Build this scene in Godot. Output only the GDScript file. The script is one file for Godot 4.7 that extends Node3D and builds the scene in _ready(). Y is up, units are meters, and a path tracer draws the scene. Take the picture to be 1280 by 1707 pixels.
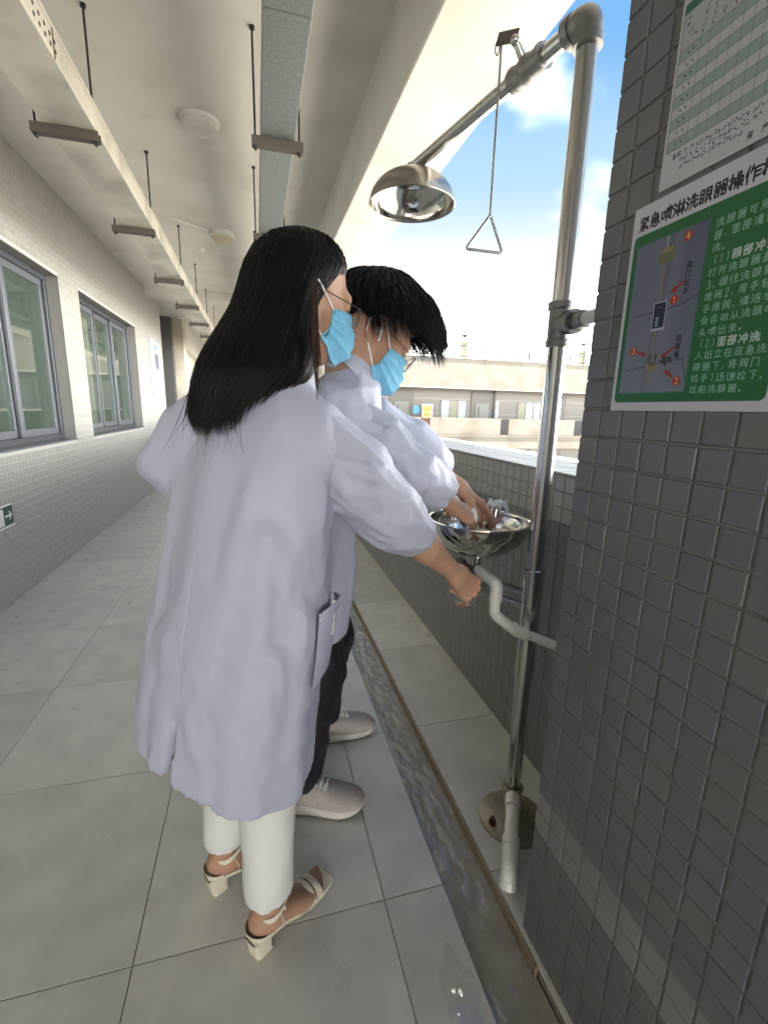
extends Node3D

# ---------------------------------------------------------------- mesh builder
class MB:
	var v := PackedVector3Array()
	var n := PackedVector3Array()
	var c := PackedColorArray()
	var uv := PackedVector2Array()
	var ix := PackedInt32Array()
	var col := Color.WHITE
	var tint := false
	func vert(p: Vector3, nn: Vector3, t := Vector2.ZERO) -> int:
		v.append(p)
		n.append(nn)
		uv.append(t)
		if tint:
			c.append(col)
		return v.size() - 1
	func tri(a: int, b: int, d: int):
		ix.append(a)
		ix.append(b)
		ix.append(d)
	# flat polygon; its front looks the way of «out»
	func poly(pts: Array, out: Vector3, uvs := []):
		var nn: Vector3 = (pts[1] - pts[0]).cross(pts[2] - pts[0])
		var flip := nn.dot(out) < 0.0
		nn = nn.normalized() * (-1.0 if flip else 1.0)
		var at := v.size()
		for i in pts.size():
			vert(pts[i], nn, uvs[i] if uvs else Vector2.ZERO)
		for i in range(1, pts.size() - 1):
			if flip:
				tri(at, at + i, at + i + 1)
			else:
				tri(at, at + i + 1, at + i)
	func box(ctr: Vector3, size: Vector3, bas := Basis.IDENTITY, bev := 0.0):
		var h := size / 2.0
		if bev <= 0.0:
			for a in 3:
				for s in [-1.0, 1.0]:
					var o := Vector3.ZERO
					o[a] = s
					var pts := []
					for k in [[-1, -1], [1, -1], [1, 1], [-1, 1]]:
						var p := Vector3.ZERO
						p[a] = s * h[a]
						p[(a + 1) % 3] = k[0] * h[(a + 1) % 3]
						p[(a + 2) % 3] = k[1] * h[(a + 2) % 3]
						pts.append(ctr + bas * p)
					poly(pts, bas * o)
			return
		for a in 3:
			var b := (a + 1) % 3
			var d := (a + 2) % 3
			for s in [-1.0, 1.0]:
				var o := Vector3.ZERO
				o[a] = s
				var pts := []
				for k in [[-1, -1], [1, -1], [1, 1], [-1, 1]]:
					var p := Vector3.ZERO
					p[a] = s * h[a]
					p[b] = k[0] * (h[b] - bev)
					p[d] = k[1] * (h[d] - bev)
					pts.append(ctr + bas * p)
				poly(pts, bas * o)
				for t in [-1.0, 1.0]:
					var q := []
					for e in [[0, -1], [0, 1], [1, 1], [1, -1]]:
						var p := Vector3.ZERO
						p[a] = s * (h[a] - (bev if e[0] else 0.0))
						p[b] = t * (h[b] - (0.0 if e[0] else bev))
						p[d] = e[1] * (h[d] - bev)
						q.append(ctr + bas * p)
					var o2 := Vector3.ZERO
					o2[a] = s
					o2[b] = t
					poly(q, bas * o2)
		for sx in [-1.0, 1.0]:
			for sy in [-1.0, 1.0]:
				for sz in [-1.0, 1.0]:
					var q := []
					for a in 3:
						var p := Vector3(sx * (h.x - bev), sy * (h.y - bev), sz * (h.z - bev))
						p[a] = [sx, sy, sz][a] * h[a]
						q.append(ctr + bas * p)
					poly(q, bas * Vector3(sx, sy, sz))
	func span(a: Vector3, b: Vector3, bev := 0.0):
		box((a + b) / 2.0, (b - a).abs(), Basis.IDENTITY, bev)
	func tube(path: Array, rad, seg := 12, caps := true, flat := 1.0):
		var m := path.size()
		var t0: Vector3 = (path[1] - path[0]).normalized()
		var up := Vector3.UP if absf(t0.y) < 0.9 else Vector3.RIGHT
		var x := t0.cross(up).normalized()
		var at := v.size()
		for i in m:
			var t: Vector3 = (path[mini(i + 1, m - 1)] - path[maxi(i - 1, 0)]).normalized()
			x = (x - t * x.dot(t)).normalized()
			var y := t.cross(x)
			var r: float = rad[i] if rad is Array else rad
			for k in seg:
				var w := TAU * k / seg
				var d := x * cos(w) + y * sin(w) * flat
				vert(path[i] + d * r, (x * cos(w) * flat + y * sin(w)).normalized(), Vector2(float(k) / seg, float(i) / m))
		for i in m - 1:
			for k in seg:
				var a := at + i * seg + k
				var b := at + i * seg + (k + 1) % seg
				tri(a, a + seg, b)
				tri(b, a + seg, b + seg)
		if caps:
			for e in 2:
				var pts := []
				var i := 0 if e == 0 else m - 1
				for k in seg:
					pts.append(v[at + i * seg + k])
				var t: Vector3 = path[1] - path[0] if e == 0 else path[m - 1] - path[m - 2]
				poly(pts, -t if e == 0 else t)
	# profile of (radius, height) turned about the y axis of «bas» at «o»
	func lathe(prof: Array, o: Vector3, bas := Basis.IDENTITY, seg := 32, sharp := 35.0):
		for i in prof.size() - 1:
			var a: Vector2 = prof[i]
			var b: Vector2 = prof[i + 1]
			if a.distance_to(b) < 1e-6:
				continue
			var d := (b - a).normalized()
			var nn := Vector2(d.y, -d.x)
			var na := nn
			var nb := nn
			if i > 0:
				var e: Vector2 = (a - prof[i - 1]).normalized()
				if rad_to_deg(absf(e.angle_to(d))) < sharp:
					na = (nn + Vector2(e.y, -e.x)).normalized()
			if i < prof.size() - 2:
				var e: Vector2 = (prof[i + 2] - b).normalized()
				if rad_to_deg(absf(e.angle_to(d))) < sharp:
					nb = (nn + Vector2(e.y, -e.x)).normalized()
			var at := v.size()
			for k in seg + 1:
				var w := TAU * k / seg
				var dir := Vector3(cos(w), 0, sin(w))
				vert(o + bas * (dir * a.x + Vector3.UP * a.y), bas * (dir * na.x + Vector3.UP * na.y).normalized())
				vert(o + bas * (dir * b.x + Vector3.UP * b.y), bas * (dir * nb.x + Vector3.UP * nb.y).normalized())
			for k in seg:
				var q := at + k * 2
				tri(q, q + 2, q + 1)
				tri(q + 1, q + 2, q + 3)
	func blob(ctr: Vector3, r: Vector3, bas := Basis.IDENTITY, seg := 16, rings := 10):
		var at := v.size()
		for i in rings + 1:
			var a := PI * i / rings
			for k in seg + 1:
				var w := TAU * k / seg
				var d := Vector3(sin(a) * cos(w), cos(a), sin(a) * sin(w))
				vert(ctr + bas * (d * r), (bas * (d / r)).normalized())
		for i in rings:
			for k in seg:
				var q := at + i * (seg + 1) + k
				tri(q, q + seg + 1, q + 1)
				tri(q + 1, q + seg + 1, q + seg + 2)
	# grid of points (rows of equal length) with averaged normals
	func sheet(rows: Array, out := Vector3.ZERO, uvs := []):
		var at := v.size()
		var h := rows.size()
		var w: int = rows[0].size()
		for j in h:
			for i in w:
				var du: Vector3 = rows[j][mini(i + 1, w - 1)] - rows[j][maxi(i - 1, 0)]
				var dv: Vector3 = rows[mini(j + 1, h - 1)][i] - rows[maxi(j - 1, 0)][i]
				var nn := du.cross(dv).normalized()
				if out != Vector3.ZERO and nn.dot(out) < 0.0:
					nn = -nn
				vert(rows[j][i], nn, uvs[j][i] if uvs else Vector2(float(i) / (w - 1), float(j) / (h - 1)))
		for j in h - 1:
			for i in w - 1:
				var q := at + j * w + i
				var g := (v[q + 1] - v[q]).cross(v[q + w] - v[q])
				if g.dot(n[q]) > 0.0:
					tri(q, q + w, q + 1)
					tri(q + 1, q + w, q + w + 1)
				else:
					tri(q, q + 1, q + w)
					tri(q + 1, q + w + 1, q + w)
	func mesh(m: Material) -> ArrayMesh:
		var a := []
		a.resize(Mesh.ARRAY_MAX)
		a[Mesh.ARRAY_VERTEX] = v
		a[Mesh.ARRAY_NORMAL] = n
		a[Mesh.ARRAY_TEX_UV] = uv
		if tint:
			a[Mesh.ARRAY_COLOR] = c
		a[Mesh.ARRAY_INDEX] = ix
		var r := ArrayMesh.new()
		r.add_surface_from_arrays(Mesh.PRIMITIVE_TRIANGLES, a)
		r.surface_set_material(0, m)
		return r

# ---------------------------------------------------------------- scene helpers
var used := {}
var M := {}
var rng := RandomNumberGenerator.new()
var cam: Camera3D

func numbered(s: String) -> String:
	used[s] = used.get(s, -1) + 1
	return s if used[s] == 0 else "%s_%03d" % [s, used[s]]

func tag(o: Node3D, label: String, category := "", group := "", kind := "") -> Node3D:
	if label:
		o.set_meta("label", label)
	if category:
		o.set_meta("category", category)
	if group:
		o.set_meta("group", group)
	if kind:
		o.set_meta("kind", kind)
	return o

func thing(called: String, label: String, category: String, at := Vector3.ZERO, group := "", kind := "") -> Node3D:
	var o := Node3D.new()
	o.name = numbered(called)
	add_child(o)
	o.position = at
	tag(o, label, category, group, kind)
	return o

# b is built in world places; the node sits at its thing's base
func part(parent: Node3D, called: String, b: MB, m: Material, label := "", kind := "") -> MeshInstance3D:
	var o := MeshInstance3D.new()
	var key := "%d/%s" % [parent.get_instance_id(), called]
	used[key] = used.get(key, -1) + 1
	o.name = called if used[key] == 0 else "%s_%03d" % [called, used[key]]
	o.mesh = b.mesh(m)
	parent.add_child(o, true)
	var base := Vector3.ZERO
	var p: Node3D = parent
	while p != self:
		base += p.position
		p = p.get_parent()
	o.position = -base
	tag(o, label, "", "", kind)
	return o

func single(called: String, b: MB, m: Material, label: String, category: String, group := "", kind := "") -> MeshInstance3D:
	var o := MeshInstance3D.new()
	o.name = numbered(called)
	o.mesh = b.mesh(m)
	add_child(o)
	tag(o, label, category, group, kind)
	return o

func lin(r: float, g: float, b: float) -> Color:
	return Color(r, g, b).linear_to_srgb()

func mat(c: Color, rough := 0.6, metal := 0.0, spec := 0.5) -> StandardMaterial3D:
	var m := StandardMaterial3D.new()
	m.albedo_color = c
	m.roughness = rough
	m.metallic = metal
	m.metallic_specular = spec
	return m

func noise_tex(seed_: int, freq: float, ramp: Array, size := 512, kind := FastNoiseLite.TYPE_SIMPLEX_SMOOTH, oct := 5, normal := false, bump := 4.0) -> NoiseTexture2D:
	var f := FastNoiseLite.new()
	f.seed = seed_
	f.noise_type = kind
	f.frequency = freq
	f.fractal_octaves = oct
	var t := NoiseTexture2D.new()
	t.width = size
	t.height = size
	t.seamless = true
	t.noise = f
	if normal:
		t.as_normal_map = true
		t.bump_strength = bump
	else:
		var g := Gradient.new()
		g.offsets = PackedFloat32Array(ramp[0])
		g.colors = PackedColorArray(ramp[1])
		t.color_ramp = g
	return t

func tri_mat(m: StandardMaterial3D, scale: float) -> StandardMaterial3D:
	m.uv1_triplanar = true
	m.uv1_world_triplanar = true
	m.uv1_scale = Vector3.ONE * scale
	return m

func in_view(p: Vector3) -> bool:
	var q := cam.transform.affine_inverse() * p
	var t := tan(deg_to_rad(cam.fov / 2.0))
	return q.z < 0.0 and absf(q.y / q.z) < t and absf(q.x / q.z) < t * 0.749

# points with rounded corners of radius r
func bent(pts: Array, r: float, steps := 6) -> Array:
	var o := [pts[0]]
	for i in range(1, pts.size() - 1):
		var a: Vector3 = (pts[i - 1] - pts[i])
		var b: Vector3 = (pts[i + 1] - pts[i])
		var q: float = minf(r, minf(a.length(), b.length()) * 0.49)
		var s: Vector3 = pts[i] + a.normalized() * q
		var e: Vector3 = pts[i] + b.normalized() * q
		for k in steps + 1:
			var t := float(k) / steps
			o.append(s.lerp(pts[i], t).lerp(pts[i].lerp(e, t), t))
	o.append(pts[-1])
	return o

# ---------------------------------------------------------------- tiles
const PITCH := 0.0525
var tile_mesh := {}

func tile_shape(b: MB, w: float, h: float, at: Transform3D):
	# front looks along +z of «at»; the body is 3 mm deep with a rounded rim
	var e := 0.0016
	var d := 0.003
	var f := []
	var g := []
	for k in [[-1, -1], [1, -1], [1, 1], [-1, 1]]:
		f.append(at * Vector3(k[0] * (w / 2 - e), k[1] * (h / 2 - e), 0))
		g.append(at * Vector3(k[0] * w / 2, k[1] * h / 2, -d))
	var o := at.basis.z
	b.poly(f, o)
	for i in 4:
		var j := (i + 1) % 4
		var mid: Vector3 = (g[i] + g[j]) / 2.0 - at.origin
		b.poly([f[i], f[j], g[j], g[i]], mid.normalized() + o * 0.7)

# at: origin of the wall's first tile corner, x along the wall, y up, z out of it
func tiled(parent: Node3D, at: Transform3D, cols: int, rows: int, most: int, tones: Array, band: Array, pale: Array, holes := [], tw := PITCH):
	var near := []
	var rest := []
	var base := parent.position
	for i in cols:
		for j in rows:
			var p := Vector3((i + 0.5) * tw, (j + 0.5) * PITCH, 0)
			var skip := false
			for h in holes:
				if p.x > h[0] and p.x < h[1] and p.y > h[2] and p.y < h[3]:
					skip = true
			if skip:
				continue
			var w := at * p
			if in_view(w):
				near.append([w.distance_squared_to(cam.position), i, j, p])
			else:
				rest.append([0.0, i, j, p])
	near.sort_custom(func(a, b): return a[0] < b[0])
	var size := Vector2(tw - 0.0038, PITCH - 0.0038)
	var b := MB.new()
	b.tint = true
	for k in near.size():
		var t: Array = near[k]
		if k >= most:
			rest.append(t)
			continue
		var set_: Array = pale if (t[2] in band) else tones
		var which := rng.randi() % set_.size()
		var key := "%s%.4f%s" % [set_[which], tw, at.basis]
		if not tile_mesh.has(key):
			var s := MB.new()
			tile_shape(s, size.x, size.y, Transform3D(at.basis, Vector3.ZERO))
			tile_mesh[key] = s.mesh(M[set_[which]])
		var o := MeshInstance3D.new()
		o.name = "tile" if k == 0 else "tile_%03d" % k
		o.mesh = tile_mesh[key]
		o.position = at * (t[3] + Vector3(0, 0, rng.randf_range(-0.0004, 0.0004))) - base
		parent.add_child(o, true)
	for t in rest:
		var set_: Array = pale if (t[2] in band) else tones
		b.col = M[set_[rng.randi() % set_.size()]].albedo_color.srgb_to_linear()
		var c: Vector3 = t[3]
		tile_shape(b, size.x, size.y, Transform3D(at.basis, at * c))
	if b.v.size():
		part(parent, "further_tiles", b, M.tile_joined, "", "stuff")

func make_materials():
	var mott := [[0.0, 0.35, 0.6, 1.0], [Color(0.80, 0.80, 0.80), Color(0.93, 0.93, 0.92), Color(1, 1, 0.99), Color(1, 1, 1)]]
	var blot := noise_tex(3, 0.006, mott, 512)
	var fine := noise_tex(8, 0.06, [[0.0, 0.5, 1.0], [Color(0.86, 0.86, 0.86), Color(0.95, 0.95, 0.95), Color(1, 1, 1)]], 512)
	var rough := noise_tex(5, 0.012, [[0.0, 1.0], [Color(0.36, 0.36, 0.36), Color(0.52, 0.52, 0.52)]], 512)
	var bumps := noise_tex(9, 0.03, [], 512, FastNoiseLite.TYPE_SIMPLEX_SMOOTH, 4, true, 1.5)
	# floor tiles: cement-look porcelain, four casts
	var floor_ramp := [[0.0, 1.0], [Color(0.90, 0.90, 0.90), Color(1, 1, 0.99)]]
	var floor_tex := noise_tex(21, 0.006, floor_ramp, 1024, FastNoiseLite.TYPE_SIMPLEX_SMOOTH, 8)
	for i in 4:
		var k := 1.0 + 0.045 * (i - 1.5)
		var m := mat(lin(0.66 * k, 0.65 * k, 0.62 * k), 1.0)
		m.albedo_texture = floor_tex
		m.roughness_texture = rough
		m.roughness = 0.72
		m.uv1_offset = Vector3(0.37 * i, 0.11 * i, 0.23 * i)
		M["floor%d" % i] = tri_mat(m, 0.8)
	M.grout_floor = tri_mat(mat(lin(0.22, 0.20, 0.175), 0.9), 1.0)
	# wall tiles
	var greys := [[0.215, 0.213, 0.207], [0.225, 0.221, 0.213], [0.206, 0.205, 0.201], [0.218, 0.212, 0.209]]
	for i in 4:
		M["dark%d" % i] = mat(lin(greys[i][0], greys[i][1], greys[i][2]), 0.42)
		M["slate%d" % i] = mat(lin(0.130 + 0.004 * i, 0.134 + 0.0035 * i, 0.140 + 0.004 * ((i + 1) % 4)), 0.5)
		M["mid%d" % i] = mat(lin(greys[i][0] * 1.7, greys[i][1] * 1.68, greys[i][2] * 1.62), 0.45)
		M["pale%d" % i] = mat(lin(0.36 + 0.012 * i, 0.355 + 0.012 * i, 0.335 + 0.01 * i), 0.42)
		M["stripe%d" % i] = mat(lin(0.20 + 0.008 * i, 0.20 + 0.008 * i, 0.196 + 0.008 * i), 0.5)
		M["sand%d" % i] = mat(lin(0.345 + 0.014 * i, 0.335 + 0.014 * i, 0.305 + 0.012 * i), 0.5)
	M.tile_joined = mat(Color.WHITE, 0.43)
	M.tile_joined.vertex_color_use_as_albedo = true
	M.grout = mat(lin(0.52, 0.505, 0.47), 0.95)
	M.grout_pillar = tri_mat(mat(lin(0.185, 0.185, 0.18), 0.95), 3.0)
	M.grout_pillar.albedo_texture = blot
	M.grout_dark = tri_mat(mat(lin(0.30, 0.29, 0.27), 0.95), 3.0)
	M.grout_dark.albedo_texture = fine
	M.ceiling = tri_mat(mat(lin(0.74, 0.725, 0.68), 0.85), 0.35)
	M.ceiling.albedo_texture = noise_tex(31, 0.008, [[0.0, 0.5, 1.0], [Color(0.93, 0.92, 0.90), Color(0.985, 0.98, 0.975), Color(1, 1, 1)]], 512)
	M.ceiling.normal_enabled = true
	M.ceiling.normal_texture = bumps
	M.ceiling.normal_scale = 0.12
	M.render_wall = tri_mat(mat(lin(0.62, 0.57, 0.48), 0.9), 0.25)
	M.render_wall.albedo_texture = blot
	M.duct = tri_mat(mat(lin(0.68, 0.65, 0.58), 0.5), 0.5)
	M.duct.albedo_texture = blot
	M.galv = tri_mat(mat(lin(0.42, 0.45, 0.44), 0.48, 0.75), 2.2)
	M.galv.albedo_texture = noise_tex(41, 0.05, [[0.0, 0.45, 1.0], [Color(0.86, 0.87, 0.87), Color(0.94, 0.95, 0.95), Color(1, 1, 1)]], 512, FastNoiseLite.TYPE_CELLULAR, 3)
	M.strut = tri_mat(mat(lin(0.17, 0.15, 0.13), 0.6, 0.5), 4.0)
	M.strut.albedo_texture = fine
	M.rod = mat(lin(0.05, 0.047, 0.044), 0.6, 0.4)
	M.steel = tri_mat(mat(lin(0.60, 0.595, 0.58), 0.2, 1.0), 3.0)
	M.steel.roughness_texture = noise_tex(44, 0.02, [[0.0, 1.0], [Color(0.5, 0.5, 0.5), Color(1, 1, 1)]], 256)
	M.steel.roughness = 0.24
	M.dome_steel = mat(lin(0.40, 0.37, 0.33), 0.28, 1.0)
	M.bowl_steel = mat(lin(0.68, 0.655, 0.61), 0.1, 1.0)
	M.cast = tri_mat(mat(lin(0.33, 0.325, 0.32), 0.42, 0.9), 5.0)
	M.cast.albedo_texture = fine
	M.dirty_metal = mat(lin(0.10, 0.085, 0.07), 0.55, 0.6)
	M.pvc = tri_mat(mat(lin(0.84, 0.82, 0.78), 0.32), 3.0)
	M.pvc.albedo_texture = fine
	M.flange = tri_mat(mat(lin(0.33, 0.29, 0.21), 0.38, 0.55), 4.0)
	M.flange.albedo_texture = blot
	M.rust = tri_mat(mat(lin(0.09, 0.035, 0.02), 0.9), 20.0)
	M.frame = mat(lin(0.085, 0.092, 0.105), 0.4, 0.3)
	M.frame_pale = mat(lin(0.15, 0.158, 0.175), 0.4, 0.3)
	M.frame_dark = mat(lin(0.02, 0.021, 0.024), 0.5)
	M.glass = StandardMaterial3D.new()
	M.glass.albedo_color = Color(0.35, 0.42, 0.38, 0.30)
	M.glass.transparency = BaseMaterial3D.TRANSPARENCY_ALPHA
	M.glass.roughness = 0.02
	M.glass.metallic_specular = 0.9
	M.water = StandardMaterial3D.new()
	M.water.albedo_color = Color(0.9, 0.92, 0.9, 0.06)
	M.water.transparency = BaseMaterial3D.TRANSPARENCY_ALPHA
	M.water.roughness = 0.03
	M.water.metallic_specular = 1.0
	M.curtain = mat(lin(0.70, 0.74, 0.58), 0.9)
	M.curtain.backlight_enabled = true
	M.curtain.backlight = lin(0.25, 0.27, 0.2)
	M.room = mat(lin(0.35, 0.34, 0.31), 0.9)
	M.white = mat(lin(0.78, 0.77, 0.75), 0.5)
	M.lamp_glass = mat(lin(0.66, 0.63, 0.58), 0.35)
	M.lamp_warm = mat(lin(0.62, 0.57, 0.42), 0.4)
	M.black = mat(lin(0.012, 0.012, 0.014), 0.5)
	M.concrete = tri_mat(mat(lin(0.44, 0.43, 0.405), 0.95), 0.3)
	M.concrete.albedo_texture = blot
	M.channel = tri_mat(mat(lin(0.36, 0.335, 0.285), 0.5), 0.9)
	M.channel.albedo_texture = noise_tex(52, 0.02, [[0.0, 0.4, 0.7, 1.0], [Color(0.84, 0.83, 0.81), Color(0.92, 0.91, 0.89), Color(0.97, 0.965, 0.955), Color(1, 1, 1)]], 512)
	M.far_wall = tri_mat(mat(lin(0.13, 0.122, 0.108), 0.9), 0.09)
	M.far_wall.albedo_texture = noise_tex(61, 0.01, [[0.0, 0.4, 0.7, 1.0], [Color(0.84, 0.82, 0.79), Color(0.95, 0.94, 0.92), Color(1, 1, 1), Color(0.97, 0.96, 0.95)]], 512)
	M.far_tile = mat(lin(0.15, 0.142, 0.13), 0.8)
	M.far_band = mat(lin(0.20, 0.19, 0.17), 0.8)
	M.far_door = mat(lin(0.13, 0.13, 0.125), 0.6)
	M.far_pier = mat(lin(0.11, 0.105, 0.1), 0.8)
	M.foam = mat(lin(0.86, 0.88, 0.9), 0.08)
	M.rail = mat(lin(0.035, 0.035, 0.037), 0.6)

func pano() -> ImageTexture:
	# haze towards the horizon, blue above, thin torn clouds
	var w := 1024
	var h := 512
	var im := Image.create(w, h, false, Image.FORMAT_RGBAF)
	var f := FastNoiseLite.new()
	f.seed = 12
	f.frequency = 2.6
	f.fractal_octaves = 5
	var g := FastNoiseLite.new()
	g.seed = 77
	g.frequency = 0.9
	g.fractal_octaves = 3
	for j in h:
		var el := (0.5 - (j + 0.5) / h) * PI
		var ce := cos(el)
		var se := sin(el)
		var deg := rad_to_deg(el)
		var base: Color
		if deg > 0.0:
			var stops := [[0.0, Color(1.15, 1.13, 1.08)], [11.0, Color(1.05, 1.06, 1.06)], [17.0, Color(0.80, 0.93, 1.04)], [24.0, Color(0.50, 0.76, 0.98)], [33.0, Color(0.23, 0.52, 0.93)], [60.0, Color(0.10, 0.29, 0.74)], [90.0, Color(0.08, 0.24, 0.66)]]
			for q in stops.size() - 1:
				if deg >= stops[q][0]:
					base = stops[q][1].lerp(stops[q + 1][1], smoothstep(0.0, 1.0, (deg - stops[q][0]) / (stops[q + 1][0] - stops[q][0])))
			base = base * 0.115 + Color(4.45, 4.5, 4.4) * exp(-pow(deg / 7.5, 2.0))
			base.a = 1.0
		else:
			base = Color(0.5, 0.47, 0.42)
		for i in w:
			if deg <= 0.0:
				im.set_pixel(i, j, base)
				continue
			var a := ((i + 0.5) / w - 0.5) * TAU
			var d := Vector3(sin(a) * ce, se * 1.8, -cos(a) * ce)
			var cl := f.get_noise_3dv(d * 1.5) * 0.62 + g.get_noise_3dv(d * 1.3) * 0.6
			var k := smoothstep(0.05, 0.55, cl) * 0.85
			im.set_pixel(i, j, Color(base.r, base.g, base.b).lerp(Color(maxf(base.r, 0.36), maxf(base.g, 0.37), maxf(base.b, 0.38)), k * 0.8))
	return ImageTexture.create_from_image(im)

# ---------------------------------------------------------------- the setting
const WX := -1.586      # left wall
const CX0 := 0.459      # drain channel
const CX1 := 0.608
const PX := 0.965       # parapet, inner face
const PT := 1.105       # parapet, top
const CEIL := 3.05
const PIL := 0.62       # pillar face
const PZ := -0.79

func build_setting():
	# ground far below
	var g := MB.new()
	g.box(Vector3(0, -10.5, 0), Vector3(1600, 1.0, 1600))
	single("ground", g, M.concrete, "pale paved courtyard far below the corridor", "ground", "", "structure")
	# --- corridor floor: slab and tiles
	var fl := thing("floor", "grey cement look porcelain tile floor of the open corridor", "floor", Vector3.ZERO, "", "structure")
	var sl := MB.new()
	sl.span(Vector3(WX - 0.2, -0.30, -29.9), Vector3(CX0 - 0.004, -0.0045, 6.0))
	sl.span(Vector3(CX0 - 0.004, -0.30, -29.9), Vector3(CX1 + 0.004, -0.05, 6.0))
	sl.span(Vector3(CX1 + 0.004, -0.30, -29.9), Vector3(1.33, -0.0045, 6.0))
	part(fl, "slab", sl, M.grout_floor)
	var xs := [WX, -0.945, -0.328, 0.29, CX0]
	var n := 0
	for r in range(-2, 46):
		var z1 := -0.94 - r * 0.64
		var z0 := z1 - 0.64
		for i in 5:
			var x0: float = xs[i] if i < 4 else CX1
			var x1: float = xs[i + 1] if i < 4 else PX
			if i == 4 and z0 > PZ:
				continue
			var b := MB.new()
			var j := 0.0013
			b.span(Vector3(x0 + (0.0 if i == 0 else j), -0.006 , z0 + j), Vector3(x1 - (0.0 if i >= 3 else j), rng.randf_range(-0.0003, 0.0003), z1 - j), 0.0008)
			var o := part(fl, "tile", b, M["floor%d" % (rng.randi() % 4)])
			n += 1
	# --- drain channel
	var ch := MB.new()
	ch.span(Vector3(CX0 + 0.0005, -0.05, -29.8), Vector3(CX1 - 0.0005, -0.034, 5.9))
	single("drain_channel", ch, M.channel, "shallow stone drain channel running between the floor tiles", "drain", "", "structure")
	var lip := MB.new()
	lip.span(Vector3(CX1 - 0.0075, -0.035, -29.8), Vector3(CX1 - 0.0005, 0.0015, -0.70), 0.001)
	single("channel_edge", lip, mat(lin(0.30, 0.24, 0.17), 0.45, 0.4), "thin brown metal edge along the far side of the drain", "trim", "", "structure")
	build_water()
	# --- left wall
	var lw := thing("left_wall", "long grey mosaic tiled corridor wall with two windows", "wall", Vector3(WX, 0, -5))
	var WIN := [[-4.80, -2.66], [-7.40, -5.25]]
	var wy0 := 0.97
	var wy1 := 2.34
	var cb := MB.new()
	var bx0 := WX - 0.20
	var bx1 := WX - 0.0025
	cb.span(Vector3(bx0, -0.3, -9.30), Vector3(bx1, wy0, 6.0))
	cb.span(Vector3(bx0, wy1, -9.30), Vector3(bx1, 3.3, 6.0))
	cb.span(Vector3(bx0, wy0, -9.30), Vector3(bx1, wy1, -7.40))
	cb.span(Vector3(bx0, wy0, -5.25), Vector3(bx1, wy1, -4.80))
	cb.span(Vector3(bx0, wy0, -2.66), Vector3(bx1, wy1, 6.0))
	part(lw, "grout_bed", cb, M.grout)
	var frame_ := Transform3D(Basis(Vector3(0, 0, 1), Vector3.UP, Vector3(1, 0, 0)), Vector3(WX, 0, -9.30))
	# local x runs along +z; front looks along +x: basis must be right-handed
	frame_ = Transform3D(Basis(Vector3(0, 0, -1), Vector3.UP, Vector3(1, 0, 0)), Vector3(WX, 0, -0.27))
	var holes := []
	for w in WIN:
		holes.append([-0.27 - w[1] - 0.005, -0.27 - w[0] + 0.005, wy0 - 0.005, wy1 + 0.005])
	var band := [6, 7]
	for r in range(20, 47):
		band.append(r)
	tiled(lw, frame_, 172, 58, 290, ["mid0", "mid1", "mid2", "mid3"], band, ["sand0", "sand1", "sand2", "sand3"], holes)
	# plinth-less base line of pale mortar
	for k in 2:
		build_window(WIN[k][0], WIN[k][1], wy0, wy1, k)
	# room behind the wall
	var rm := MB.new()
	rm.span(Vector3(-5.2, -0.3, -9.3), Vector3(-5.0, 0.95, 2.0))
	rm.span(Vector3(-5.2, 2.7, -9.3), Vector3(-5.0, 3.3, 2.0))
	rm.span(Vector3(-5.2, 0.95, -9.3), Vector3(-5.0, 2.7, 2.0))
	rm.span(Vector3(-5.0, -0.3, -9.5), Vector3(bx0, 3.3, -9.3))
	rm.span(Vector3(-5.0, -0.3, 2.0), Vector3(bx0, 3.3, 2.2))
	rm.span(Vector3(-5.0, -0.3, -9.3), Vector3(bx0, 0.0, 2.0))
	rm.span(Vector3(-5.0, 3.1, -9.3), Vector3(bx0, 3.3, 2.0))
	rm.span(Vector3(-5.0, 0.0, -5.1), Vector3(-1.9, 3.1, -4.95))
	single("classroom_shell", rm, M.room, "plain dim room behind the corridor windows", "room", "", "structure")
	# --- beyond the wall's end: recess, pier, further wall
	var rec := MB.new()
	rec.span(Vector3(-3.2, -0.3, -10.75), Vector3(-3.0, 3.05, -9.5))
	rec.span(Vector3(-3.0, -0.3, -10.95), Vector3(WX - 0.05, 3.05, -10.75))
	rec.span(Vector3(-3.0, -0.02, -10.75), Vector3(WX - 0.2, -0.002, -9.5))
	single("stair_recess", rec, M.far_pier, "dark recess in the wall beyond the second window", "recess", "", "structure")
	var pier := thing("corridor_pier", "grey pier standing proud of the wall beyond the dark recess", "pillar", Vector3(-1.6, 0, -11.1))
	var pb := MB.new()
	pb.span(Vector3(-1.75, 0, -11.35), Vector3(-1.44, 3.05, -10.95), 0.004)
	part(pier, "shaft", pb, M.render_wall)
	var pn := MB.new()
	pn.span(Vector3(-1.435, 1.35, -11.28), Vector3(-1.425, 1.85, -11.02), 0.002)
	part(pier, "notice", pn, M.white)
	var wl := thing("further_wall", "pale corridor wall continuing past the pier", "wall", Vector3(-1.6, 0, -20))
	var wb := MB.new()
	wb.span(Vector3(-1.85, -0.3, -30.0), Vector3(-1.62, 3.05, -11.35))
	part(wl, "wall_face", wb, M.render_wall)
	for k in 3:
		var db := MB.new()
		db.span(Vector3(-1.622, 0.0, -15.0 - k * 5), Vector3(-1.60, 2.2, -13.9 - k * 5))
		part(wl, "door", db, M.far_door)
	# --- ceiling
	var cl := thing("ceiling", "cream painted concrete ceiling of the corridor", "ceiling", Vector3(0, CEIL, -5), "", "structure")
	var c1 := MB.new()
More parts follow.
